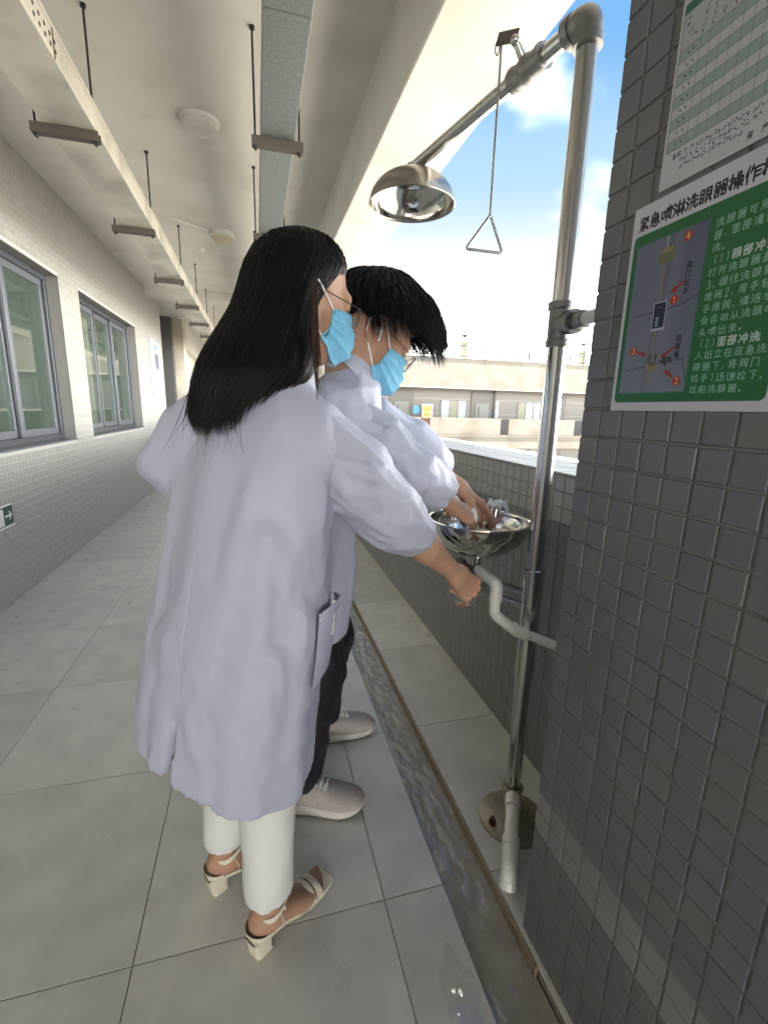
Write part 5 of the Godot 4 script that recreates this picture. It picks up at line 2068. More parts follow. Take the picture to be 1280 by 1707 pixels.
	tb.tube(rows[0], 0.0035, 8)
	tb.tube(rows[1], 0.0022, 8)
	part(coat, "pocket_welt", tb, M.coat)
	var pn := MB.new()
	var pp := loft_point(w_coat, W_ROT, 0.885, -0.36, 0.024)
	pn.tube([pp + Vector3(0, -0.06, 0), pp + Vector3(0.004, 0.012, 0.002)], 0.0042, 12)
	pn.tube([pp + Vector3(0.004, 0.012, 0.002), pp + Vector3(0.0045, 0.018, 0.0022)], [0.0042, 0.003], 12)
	pn.box(pp + Vector3(0.003, -0.006, 0.006), Vector3(0.004, 0.03, 0.002), Basis.IDENTITY, 0.0006)
	single("pen", pn, M.white, "white pen standing in the hip pocket of the woman's lab coat", "pen")
	# collar
	neck_collar(coat, Vector3(0.060, 1.375, -1.10), look_basis(Vector3(0.8, -0.35, -0.55)), 0.064)
	# ---- hair
	build_long_hair(w)
	face_mask(w, h, hs, M.mask, M.mask_in, M.cord, 1.0, 3)
	spectacles(w, h, hs, M.wire)
	brows_and_lashes(w, h, hs)
	for q in feet:
		build_sandal(w, q[0], q[1], q[2])

func neck_collar(parent: Node3D, c: Vector3, b: Basis, r: float):
	var rows := []
	for j in 9:
		var row := []
		var t := j / 8.0
		for i in 61:
			var a := (i / 60.0 - 0.5) * 2.0 * 2.75
			# open at the front (b's -z); a = 0 is the nape
			var fall := 0.5 + 0.5 * cos(a)
			var rr: float
			var y: float
			if t < 0.5:
				rr = r - 0.004 + 0.004 * t
				y = lerpf(-0.015, 0.034 + 0.012 * fall, t * 2.0)
			else:
				rr = r + 0.002 + 0.020 * (t - 0.5) * 2.0
				y = lerpf(0.036 + 0.012 * fall, -0.012 - 0.02 * (1.0 - fall), (t - 0.5) * 2.0)
			row.append(c + b * Vector3(sin(a) * rr, y, cos(a) * rr * 1.02))
		rows.append(row)
	var m := MB.new()
	m.sheet(rows)
	part(parent, "collar", m, M.coat)

var hair_rows := [[1.245, -0.052, -0.987, 0.060, 0.036], [1.28, -0.046, -0.993, 0.078, 0.048], [1.32, -0.028, -1.01, 0.096, 0.066], [1.37, 0.0, -1.035, 0.116, 0.088], [1.43, 0.022, -1.07, 0.112, 0.098], [1.48, 0.038, -1.10, 0.100, 0.098], [1.53, 0.058, -1.115, 0.094, 0.098], [1.57, 0.080, -1.125, 0.104, 0.097], [1.61, 0.097, -1.13, 0.108, 0.094], [1.645, 0.104, -1.13, 0.092, 0.080], [1.67, 0.106, -1.13, 0.062, 0.056], [1.685, 0.107, -1.13, 0.020, 0.018]]

func hair_rise(a: float) -> float:
	return 0.085 * smoothstep(-0.55, 0.9, cos(a)) + 0.012 * smoothstep(-0.6, -1.0, cos(a))

func build_long_hair(w: Node3D):
	var rot := -0.18
	var f := FastNoiseLite.new()
	f.seed = 9
	f.frequency = 1.0
	var rows := []
	for j in 56:
		var t := j / 55.0
		var row := []
		for i in 181:
			var a := TAU * i / 180.0
			var y := lerpf(1.262 + hair_rise(a), 1.6849, 1.0 - pow(1.0 - t, 1.6))
			var g := 0.0035 * f.get_noise_3d(cos(a) * 9.0, sin(a) * 9.0, y * 2.5) + 0.0022 * f.get_noise_3d(cos(a) * 30.0, sin(a) * 30.0, y * 3.0)
			row.append(loft_point(hair_rows, rot, y, a, -0.004 + g))
		rows.append(row)
	var b := MB.new()
	b.sheet(rows)
	# close the lower end
	var c := Vector3.ZERO
	for p in rows[0]:
		c += p / 181.0
	for i in 180:
		b.poly([c + Vector3(0, -0.004, 0), rows[0][i], rows[0][i + 1]], Vector3.DOWN)
	var hair := part(w, "hair", b, M.hair)
	var r := RandomNumberGenerator.new()
	r.seed = 81
	b = MB.new()
	var br := MB.new()
	for k in 2600:
		var a := r.randf() * TAU
		var low := lerpf(1.235, 1.31, pow(r.randf(), 1.4)) - 0.008 * sin(a * 5.0) + hair_rise(a)
		var top := 1.683 - 0.05 * pow(r.randf(), 2.0)
		var g := r.randf_range(-0.002, 0.0045)
		var sway := r.randf_range(-0.05, 0.05)
		var path := []
		for i in 15:
			var t := i / 14.0
			var y := top - (top - low) * (1.0 - pow(1.0 - t, 1.35))
			var yy := maxf(y, 1.2455)
			var p := loft_point(hair_rows, rot, yy, a + sway * t * t + 0.02 * sin(t * 9.0 + a * 5.0), g + 0.004 * f.get_noise_2d(a * 6.0, t * 2.0))
			p.y = y
			if y < 1.33:
				p += Vector3(-0.010, 0, 0.012) * (1.33 - y) / 0.12 * sin(a * 11.0 + k * 0.7)
			path.append(p)
		strand(br if (a > 0.1 and a < 0.75 and r.randf() < 0.5) else b, path, r.randf_range(0.0006, 0.0013))
	part(hair, "strands", b, M.hair, "", "stuff")
	# a looser lock beside the cheek and a few stray ends
	for k in 60:
		var s := r.randf()
		var p0 := Vector3(0.118 + 0.01 * s, 1.56 - 0.02 * r.randf(), -1.022 + 0.012 * r.randf())
		var p1 := Vector3(0.112 + 0.016 * s, 1.44, -1.000 + 0.02 * r.randf())
		var p2 := Vector3(0.118 + 0.03 * s * r.randf(), 1.36 - 0.05 * r.randf(), -0.97 + 0.02 * r.randf())
		strand(br, bent([p0, p1, p2], 0.12, 8), r.randf_range(0.0006, 0.0012))
	part(hair, "brown_strands", br, M.hair_brown, "", "stuff")
	b = MB.new()
	for k in 26:
		var a := r.randf_range(1.2, 4.2)
		var p0 := loft_point(hair_rows, rot, 1.36, a, 0.002)
		var p1 := loft_point(hair_rows, rot, 1.28, a, 0.004) + Vector3(r.randf_range(-0.02, 0.02), 0, 0.01)
		var p2 := p1 + Vector3(r.randf_range(-0.05, 0.03), -r.randf_range(0.04, 0.09), r.randf_range(0.0, 0.02))
		strand(b, bent([p0, p1, p2], 0.06, 8), 0.0009)
	part(hair, "stray_ends", b, M.hair, "", "stuff")

func build_sandal(w: Node3D, o: Vector3, d: Vector3, side: float):
	var sd := d.cross(Vector3.UP)
	var big := -sd * side
	var up := Vector3.UP
	var b := MB.new()
	# block heel, wider at the top and flared back
	var rows := []
	for j in 7:
		var t := j / 6.0
		var row := []
		for k in 25:
			var a := TAU * k / 24.0
			var ex := 0.55
			var cx := signf(cos(a)) * pow(absf(cos(a)), ex)
			var cz := signf(sin(a)) * pow(absf(sin(a)), ex)
			row.append(o + up * (0.003 + 0.049 * t) + d * (0.0 - 0.004 * t + cx * lerpf(0.0235, 0.027, t)) + big * cz * lerpf(0.024, 0.027, t))
		rows.append(row)
	b.sheet(rows)
	b.poly(rows[0].slice(0, 24), Vector3.DOWN)
	part(w, "sandal_heel", b, M.sandal)
	b = MB.new()
	b.box(o + up * 0.0018, Vector3(0.046, 0.0036, 0.045), look_basis(d), 0.001)
	part(w, "heel_tip", b, M.sole)
	# sole: from heel seat down to the ball, squared toe
	var prof := [[-0.027, 0.053, 0.020], [-0.015, 0.053, 0.028], [0.02, 0.050, 0.029], [0.06, 0.036, 0.027], [0.10, 0.017, 0.031], [0.14, 0.009, 0.037], [0.18, 0.008, 0.038], [0.215, 0.009, 0.034], [0.228, 0.010, 0.027]]
	var top := []
	var bot := []
	for q in prof:
		var rt := []
		var rb := []
		for k in 9:
			var s := (k / 8.0 - 0.5) * 2.0
			var p: Vector3 = o + d * q[0] + big * (s * q[2] + 0.004 * clampf(q[0] / 0.1, 0.0, 1.0)) + up * q[1]
			rt.append(p + up * (0.003 if absf(s) > 0.9 else 0.0045))
			rb.append(p - up * 0.006)
		top.append(rt)
		bot.append(rb)
	b = MB.new()
	b.sheet(top, up)
	b.sheet(bot, -up)
	for e in [0, 8]:
		var s := []
		for j in top.size():
			s.append([top[j][e], bot[j][e]])
		b.sheet(s, big * (-1.0 if e == 0 else 1.0))
	b.sheet([top[8], bot[8]], d)
	b.sheet([top[0], bot[0]], -d)
	part(w, "sandal_sole", b, M.sandal)
	# heel counter: a cupped quarter that rises round the heel
	rows = []
	for j in 6:
		var row := []
		for k in 31:
			var a := (k / 30.0 - 0.5) * 2.0 * 1.75
			var hgt := 0.018 + 0.006 * cos(a)
			var r := 0.0295 + 0.001 * j
			row.append(o + up * (0.054 + hgt * j / 5.0) - d * (cos(a) * r - 0.001) + big * sin(a) * r)
		rows.append(row)
	b = MB.new()
	b.sheet(rows)
	part(w, "heel_cup", b, M.sandal)
	# ankle strap
	rows = []
	for j in 5:
		var row := []
		for k in 49:
			var a := TAU * k / 48.0
			var r := 0.0418 + 0.0012 * sin(PI * j / 4.0)
			row.append(o + d * 0.026 + up * (0.112 + 0.016 * (j / 4.0 - 0.5) + 0.010 * cos(a)) + d * cos(a) * r * (1.22 if cos(a) > 0.0 else 0.86) + big * sin(a) * r)
		rows.append(row)
	b = MB.new()
	b.sheet(rows)
	part(w, "ankle_strap", b, M.sandal)
	b = MB.new()
	for e in [-1, 1]:
		b.tube(bent([o + d * 0.036 + big * e * 0.038 + up * 0.105, o + d * 0.046 + big * e * 0.037 + up * 0.075, o + d * 0.05 + big * e * 0.030 + up * 0.045], 0.01), 0.0062, 10, true, 0.35)
	b.blob(o + d * 0.045 - big * 0.040 + up * 0.115, Vector3(0.006, 0.007, 0.004), look_basis(d), 10, 6)
	part(w, "side_strap", b, M.sandal)
	for t in [0.148, 0.172]:
		rows = []
		for j in 5:
			var row := []
			for k in 25:
				var a := (k / 24.0 - 0.5) * PI
				var u: float = t + 0.013 * (j / 4.0 - 0.5) * 1.5
				row.append(o + d * (u + 0.010 * sin(a) * side * 0.0) + big * (sin(a) * 0.0395 + 0.004) + up * (0.010 + cos(a) * (0.039 - (u - 0.148) * 0.25)))
			rows.append(row)
		b = MB.new()
		b.sheet(rows, up)
		part(w, "toe_strap", b, M.sandal)

# ---------------------------------------------------------------- the man at the bowl
var m_coat := [[0.55, 0.085, -1.43, 0.200, 0.178], [0.75, 0.110, -1.43, 0.198, 0.172], [0.95, 0.125, -1.42, 0.190, 0.155], [1.12, 0.150, -1.39, 0.188, 0.142], [1.25, 0.185, -1.355, 0.180, 0.122], [1.33, 0.220, -1.33, 0.150, 0.102], [1.38, 0.250, -1.315, 0.100, 0.082], [1.425, 0.275, -1.305, 0.072, 0.068]]
const M_ROT := 1.48

func build_man():
	var base := Vector3(0.2, 0, -1.42)
	var w := thing("person", "man with short black hair and sneakers in white lab coat, bending over the eyewash bowl", "person", base)
	var hb := look_basis(Vector3(0.81, -0.63, 0.0))
	var h := Transform3D(hb, Vector3(0.308, 1.497, -1.285))
	var hs := 1.12
	var skin := MB.new()
	skin.tint = true
	var paint := SkinTone.new()
	paint.tone = Color(0.41, 0.235, 0.155)
	var nape: Vector3 = h * (Vector3(0, -0.06, 0.035) * hs)
	var f := Field.new()
	f.soft = 0.03
	f.cap(Vector3(0.25, 1.36, -1.32), Vector3(0.16, 1.12, -1.38), 0.06, 0.095)
	f.cap(Vector3(0.16, 1.12, -1.38), Vector3(0.12, 0.88, -1.42), 0.095, 0.105)
	f.cap(Vector3(0.21, 1.29, -1.22), Vector3(0.24, 1.30, -1.43), 0.05, 0.05)
	f.cap(nape, Vector3(0.255, 1.36, -1.315), 0.060, 0.066)
	f.cap(Vector3(0.21, 1.29, -1.22), Vector3(0.40, 1.13, -1.175), 0.045, 0.038)
	f.cap(Vector3(0.24, 1.30, -1.43), Vector3(0.47, 1.19, -1.40), 0.045, 0.038)
	f.cap(Vector3(0.13, 0.88, -1.36), Vector3(0.17, 0.48, -1.33), 0.085, 0.052)
	f.cap(Vector3(0.17, 0.48, -1.33), Vector3(0.105, 0.10, -1.302), 0.052, 0.036)
	f.cap(Vector3(0.13, 0.88, -1.49), Vector3(0.24, 0.48, -1.56), 0.085, 0.052)
	f.cap(Vector3(0.24, 0.48, -1.56), Vector3(0.215, 0.10, -1.60), 0.052, 0.036)
	f.mesh(skin, 0.018, paint)
	f = Field.new()
	head(f, h, hs)
	f.cap(nape, nape + (Vector3(0.255, 1.36, -1.315) - nape) * 0.6, 0.058, 0.062, 0.03)
	paint.warm = [[h * (Vector3(0.08, 0.0, 0.012) * hs), 0.03, Color(0.52, 0.22, 0.15)]]
	f.mesh(skin, 0.0042, paint)
	# hands over the spray heads
	var tips := []
	var D := Vector3(0.82, -0.46, -0.34).normalized()
	var N := Vector3(0.40, 0.78, 0.48)
	N = (N - D * N.dot(D)).normalized()
	var wr := Vector3(0.560, 1.026, -1.258)
	paint.warm = [[wr + D * 0.13, 0.05, Color(0.54, 0.24, 0.16)]]
	f = Field.new()
	hand(f, Transform3D(Basis(N.cross(-D), N, -D), wr), 1.05, 1.0, [[0.20, 0.30, 0.25], [0.28, 0.32, 0.25], [0.38, 0.38, 0.25], [0.5, 0.4, 0.3]], 0.03, [Vector3(-0.5, -0.55, -0.65).normalized(), Vector3(-0.1, -0.5, -0.85).normalized(), Vector3(0.15, -0.4, -0.9).normalized()], tips)
	f.cap(Vector3(0.43, 1.10, -1.19), wr, 0.039, 0.024, 0.02)
	f.mesh(skin, 0.0029, paint)
	D = Vector3(0.74, -0.66, -0.06).normalized()
	N = Vector3(0.60, 0.72, -0.25)
	N = (N - D * N.dot(D)).normalized()
	wr = Vector3(0.632, 1.060, -1.373)
	paint.warm = [[wr + D * 0.13, 0.05, Color(0.54, 0.24, 0.16)]]
	f = Field.new()
	hand(f, Transform3D(Basis(N.cross(-D), N, -D), wr), 1.05, -1.0, [[0.15, 0.25, 0.2], [0.2, 0.25, 0.2], [0.28, 0.3, 0.2], [0.38, 0.3, 0.2]], 0.05, [Vector3(-0.6, -0.45, -0.65).normalized(), Vector3(-0.2, -0.5, -0.85).normalized(), Vector3(0.05, -0.4, -0.9).normalized()], tips)
	f.cap(Vector3(0.50, 1.16, -1.395), wr, 0.039, 0.024, 0.02)
	f.mesh(skin, 0.0029, paint)
	part(w, "body", skin, M.skin)
	var nb := MB.new()
	for t in tips:
		var tb: Basis = t[3]
		var d: Vector3 = t[1]
		var up: Vector3 = (tb.y - d * tb.y.dot(d)).normalized()
		nb.blob(t[0] - d * t[2] * 0.35 + up * t[2] * 0.62, Vector3(t[2] * 0.62, t[2] * 0.32, t[2] * 0.85), Basis(up.cross(-d), up, -d), 10, 6)
	part(w, "fingernails", nb, M.nail, "", "stuff")
	# trousers
	f = Field.new()
	f.soft = 0.04
	f.cap(Vector3(0.12, 0.92, -1.42), Vector3(0.12, 0.86, -1.42), 0.125, 0.125)
	f.cap(Vector3(0.13, 0.84, -1.37), Vector3(0.165, 0.48, -1.335), 0.098, 0.078)
	f.cap(Vector3(0.165, 0.48, -1.335), Vector3(0.096, 0.135, -1.306), 0.074, 0.068)
	f.cap(Vector3(0.13, 0.84, -1.49), Vector3(0.235, 0.48, -1.555), 0.098, 0.078)
	f.cap(Vector3(0.235, 0.48, -1.555), Vector3(0.205, 0.130, -1.600), 0.074, 0.069)
	f.ridge = ridged(6, 6.0)
	f.ridge_scale = Vector3(1.4, 1.0, 1.4)
	f.ridge_amp = 0.010
	f.hem = [0.088, 0.2]
	f.hem_noise = FastNoiseLite.new()
	f.hem_noise.frequency = 3.0
	var tb2 := MB.new()
	f.mesh(tb2, 0.0095)
	part(w, "trousers", tb2, M.trouser_black)
	# lab coat
	f = Field.new()
	f.soft = 0.05
	f.loft(m_coat, M_ROT)
	f.cap(Vector3(0.20, 1.292, -1.24), Vector3(0.245, 1.262, -1.22), 0.070, 0.066, 0.05)
	f.cap(Vector3(0.240, 1.300, -1.43), Vector3(0.360, 1.245, -1.42), 0.074, 0.072, 0.05)
	f.cap(Vector3(0.360, 1.245, -1.42), Vector3(0.470, 1.195, -1.40), 0.072, 0.066, 0.03)
	f.cap(Vector3(0.470, 1.195, -1.40), Vector3(0.548, 1.135, -1.386), 0.066, 0.050, 0.03)
	f.ridge = ridged(15, 3.6, 1)
	f.ridge_scale = Vector3(1.5, 0.3, 1.5)
	f.ridge_amp = 0.013
	f.ridge2 = ridged(29, 8.5, 2)
	f.ridge2_amp = 0.009
	f.axis = Vector2(0.16, -1.38)
	for c in [[Vector3(0.30, 1.36, -1.27), Vector3(0.30, 1.10, -1.27), 0.010, 0.010], [Vector3(0.33, 1.34, -1.28), Vector3(0.36, 1.12, -1.27), 0.010, 0.011], [Vector3(0.26, 1.38, -1.24), Vector3(0.28, 1.20, -1.24), 0.010, 0.009], [Vector3(0.40, 1.27, -1.36), Vector3(0.55, 1.17, -1.35), 0.012, 0.012]]:
		f.crease(c[0], c[1], c[2], c[3])
	for k in 7:
		var a := PI * (-0.5 + 0.16 * k)
		f.crease(loft_point(m_coat, M_ROT, 1.0 - 0.07 * (k % 3), a), loft_point(m_coat, M_ROT, 0.57, a + 0.1 * sin(k * 2.0)), 0.028, 0.014, 4)
	f.hem = [0.585, 0.028]
	f.hem_noise = FastNoiseLite.new()
	f.hem_noise.frequency = 2.0
	var cb := MB.new()
	f.mesh(cb, 0.0092)
	var coat := part(w, "lab_coat", cb, M.coat)
	cb = MB.new()
	sleeve(cb, [[Vector3(0.200, 1.295, -1.232), 0.070], [Vector3(0.315, 1.207, -1.192), 0.072], [Vector3(0.400, 1.140, -1.180), 0.066], [Vector3(0.440, 1.112, -1.197), 0.060], [Vector3(0.492, 1.077, -1.223), 0.057], [Vector3(0.500, 1.071, -1.227), 0.057]], 61, 0.012,
		[[Vector3(0.25, 1.34, -1.18), Vector3(0.40, 1.18, -1.12), 0.009, 0.013], [Vector3(0.28, 1.28, -1.12), Vector3(0.46, 1.14, -1.12), 0.009, 0.013], [Vector3(0.34, 1.22, -1.10), Vector3(0.41, 1.06, -1.12), 0.008, 0.012], [Vector3(0.42, 1.20, -1.13), Vector3(0.43, 1.04, -1.15), 0.007, 0.012], [Vector3(0.46, 1.16, -1.16), Vector3(0.50, 1.04, -1.18), 0.007, 0.008]], 0.0062)
	part(coat, "right_sleeve", cb, M.coat)
	neck_collar(coat, Vector3(0.272, 1.405, -1.303), look_basis(Vector3(0.80, -0.62, 0.06)), 0.076)
	build_short_hair(w, h, hs)
	face_mask(w, h, hs, M.mask, M.mask_in, M.cord, 0.6, 8)
	spectacles(w, h, hs, M.wire)
	brows_and_lashes(w, h, hs)
	var eb := MB.new()
	eb.blob(h * (Vector3(0.085, 0.0, 0.004) * hs), Vector3(0.007, 0.0085, 0.0085), hb, 12, 8)
	eb.tube([h * (Vector3(0.087, 0.002, -0.002) * hs), h * (Vector3(0.084, -0.020, -0.012) * hs)], [0.0036, 0.003], 10)
	part(w, "earbud", eb, M.white)
	sneaker(w, Vector3(0.032, 0, -1.318), Vector3(0.27, 0, 0.085).normalized(), 1.0, 1.04)
	sneaker(w, Vector3(0.150, 0, -1.595), Vector3(0.27, 0, -0.035).normalized(), -1.0, 1.04)

func build_short_hair(w: Node3D, h: Transform3D, hs: float):
	var c0 := Vector3(0, 0.037, 0.016)
	var R := Vector3(0.086, 0.109, 0.106)
	var f := FastNoiseLite.new()
	f.seed = 19
	f.frequency = 1.0
	var rows := []
	for j in 41:
		var th := PI * j / 40.0
		var row := []
		for i in 81:
			var a := TAU * i / 80.0
			var d := Vector3(sin(th) * cos(a), cos(th), sin(th) * sin(a))
			var k := hairy(d)
			var bump := 1.0 + 0.05 * f.get_noise_3dv(d * 7.0) + 0.02 * f.get_noise_3dv(d * 20.0)
			row.append(h * ((c0 + d * R * lerpf(0.86, 1.06 * bump, k)) * hs))
		rows.append(row)
	var b := MB.new()
	b.sheet(rows)
	var hair := part(w, "hair", b, M.hair)
	var r := RandomNumberGenerator.new()
	r.seed = 55
	b = MB.new()
	var inv := h.basis.inverse()
	var down := (inv * Vector3.DOWN).normalized()
	var whorl := Vector3(0.1, 0.80, 0.62).normalized()
	var n := 0
	while n < 5200:
		var d := Vector3(r.randfn(), r.randfn(), r.randfn()).normalized()
		if r.randf() > hairy(d):
			continue
		n += 1
		var t := (d - whorl * d.dot(whorl))
		t = (t - d * t.dot(d) * 0.0).normalized()
		var p := d * 1.0
		var lift := r.randf_range(0.02, 0.13) + 0.05 * f.get_noise_3dv(d * 4.0)
		var length := r.randf_range(0.065, 0.095)
		if d.z < -0.15 and d.y > 0.3:
			length = r.randf_range(0.098, 0.122)
		if absf(d.x) > 0.45 and d.z < 0.25 and d.y > -0.1:
			length = r.randf_range(0.10, 0.12)
			lift *= 0.6
		if d.z > 0.3 and d.y < 0.0:
			length = r.randf_range(0.02, 0.04)
			lift *= 0.5
		if d.z < -0.1:
			lift *= 0.45
		var clump := f.get_noise_3dv(d * 6.0) * 0.35
		var path := []
		var q := c0 + p * R
		var step := length / 11.0
		var dir := (t + d * 0.35 + d.cross(t) * clump).normalized()
		for i in 12:
			path.append(h * (q * hs))
			var u := (q - c0) / R
			var want := 1.02 + lift * minf(1.0, i / 3.0)
			var nrm := (u / R).normalized()
			# along the scalp, then falling
			var g := 0.05 + 0.035 * i + (0.10 if i > 5 and d.z < -0.1 else 0.0)
			dir = (dir + down * g).normalized()
			var l := u.length()
			if l < want:
				dir = (dir - nrm * minf(0.0, dir.dot(nrm)) + nrm * (want - l) * 1.2).normalized()
			elif l < want + 0.25 and i < 6:
				dir = (dir - nrm * 0.12).normalized()
			q += dir * step
		for pass_ in 3:
			for i in range(1, path.size() - 1):
				path[i] = (path[i - 1] + path[i + 1]) * 0.25 + path[i] * 0.5
		strand(b, path, r.randf_range(0.0006, 0.0013) * hs)
	part(hair, "strands", b, M.hair, "", "stuff")

# how much hair grows at direction d of the head (face along -z)
func hairy(d: Vector3) -> float:
	var front := smoothstep(0.10, -0.25, d.z)
	var low := lerpf(-0.50, 0.28, front)           # hairline height: low at the nape, high over the face
	var side := smoothstep(0.55, 0.9, absf(d.x)) * 0.30 * (1.0 - front)
	return smoothstep(low + side - 0.06, low + side + 0.06, d.y)

func sneaker(w: Node3D, o: Vector3, d: Vector3, side: float, s: float):
	var big := -d.cross(Vector3.UP) * side
	var up := Vector3.UP
	# along the foot: [u, half width, sole bottom, sole top, upper height, inward shift]
	var st := [[-0.030, 0.012, 0.020, 0.046, 0.050, 0.0], [-0.026, 0.028, 0.012, 0.046, 0.090, 0.0], [-0.010, 0.040, 0.004, 0.044, 0.110, 0.0], [0.03, 0.043, 0.0, 0.040, 0.116, 0.0], [0.07, 0.043, 0.001, 0.038, 0.114, 0.002], [0.11, 0.046, 0.003, 0.036, 0.102, 0.004], [0.15, 0.052, 0.002, 0.034, 0.088, 0.005], [0.19, 0.055, 0.002, 0.032, 0.076, 0.005], [0.22, 0.053, 0.006, 0.031, 0.066, 0.007], [0.245, 0.045, 0.012, 0.032, 0.056, 0.009], [0.262, 0.030, 0.019, 0.034, 0.042, 0.010], [0.270, 0.012, 0.027, 0.036, 0.038, 0.010]]
	var upper := []
	var wall := []
	var under := []
	var m := 45
	for j in m:
		var t := j / float(m - 1) * (st.size() - 1)
		var k := mini(int(t), st.size() - 2)
		var fr := t - k
		var q := []
		for e in 6:
			q.append(cubic_interpolate(st[k][e], st[k + 1][e], st[maxi(k - 1, 0)][e], st[mini(k + 2, st.size() - 1)][e], fr) * s)
		var c: Vector3 = o + d * q[0] + big * q[5]
		var ru := []
		for i in 25:
			var a := PI * i / 24.0
			var cw := signf(cos(a)) * pow(absf(cos(a)), 0.85)
			ru.append(c + big * cw * q[1] * 0.955 + up * lerpf(q[3] - 0.003, q[4], pow(sin(a), 0.8)))
		upper.append(ru)
		var rw := []
		# midsole wall: one side up, round, the other side
		for e in [[1.0, 1.0], [1.03, 0.8], [1.045, 0.5], [1.03, 0.2], [0.98, 0.03]]:
			rw.append(c + big * q[1] * e[0] + up * lerpf(q[2] + 0.004, q[3], e[1]))
		for e in [[0.98, 0.03], [1.03, 0.2], [1.045, 0.5], [1.03, 0.8], [1.0, 1.0]]:
			rw.append(c - big * q[1] * e[0] + up * lerpf(q[2] + 0.004, q[3], e[1]))
		rw.append(c - big * q[1] * 0.90 + up * (q[3] + 0.001))
		wall.append(rw)
		var rb := []
		for i in 7:
			rb.append(c + big * q[1] * 0.97 * (i / 3.0 - 1.0) + up * (q[2] if i > 0 and i < 6 else q[2] + 0.005))
		under.append(rb)
	var b := MB.new()
	b.sheet(upper)
	part(w, "shoe_upper", b, M.shoe)
	b = MB.new()
	b.sheet(wall)
	var ring := []
	for j in [0, m - 1]:
		b.poly(wall[j], d * (-1.0 if j == 0 else 1.0))
	part(w, "midsole", b, M.shoe_sole)
	b = MB.new()
	b.sheet(under, Vector3.DOWN)
	part(w, "outsole", b, M.outsole)
	# tongue and laces
	b = MB.new()
	var tg := []
	for j in 7:
		var row := []
		for i in 9:
			var u := 0.075 + 0.075 * j / 6.0
			var v := (i / 8.0 - 0.5) * 2.0
			row.append(o + d * u * s + big * (v * 0.020 + 0.003) * s + up * (0.122 - 0.032 * j / 6.0 - 0.006 * v * v) * s)
		tg.append(row)
	b.sheet(tg, up)
	part(w, "tongue", b, M.shoe)
	for k in 5:
		var u := 0.082 + 0.016 * k
		var hh := 0.123 - 0.0066 * k
		b = MB.new()
		for e in [-1, 1]:
			b.tube(bent([o + d * (u + 0.004 * e) * s + big * (-0.026 + 0.003) * s + up * (hh - 0.010) * s, o + d * (u + 0.006) * s + big * 0.003 * s + up * (hh + 0.001) * s, o + d * (u - 0.004 * e + 0.006) * s + big * (0.026 + 0.003) * s + up * (hh - 0.010) * s], 0.012), 0.0023 * s, 8, true, 0.6)
		part(w, "lace", b, M.cord)
	b = MB.new()
	for e in [-1, 1]:
		var lp := []
		for i in 13:
			var a := TAU * i / 12.0
			lp.append(o + d * (0.088 + 0.010 * sin(a)) * s + big * (e * (0.013 + 0.013 * cos(a)) + 0.003) * s + up * (0.128 - 0.007 * absf(cos(a * 0.5))) * s)
		b.tube(lp, 0.0017 * s, 6, false)
	part(w, "lace_bow", b, M.cord)

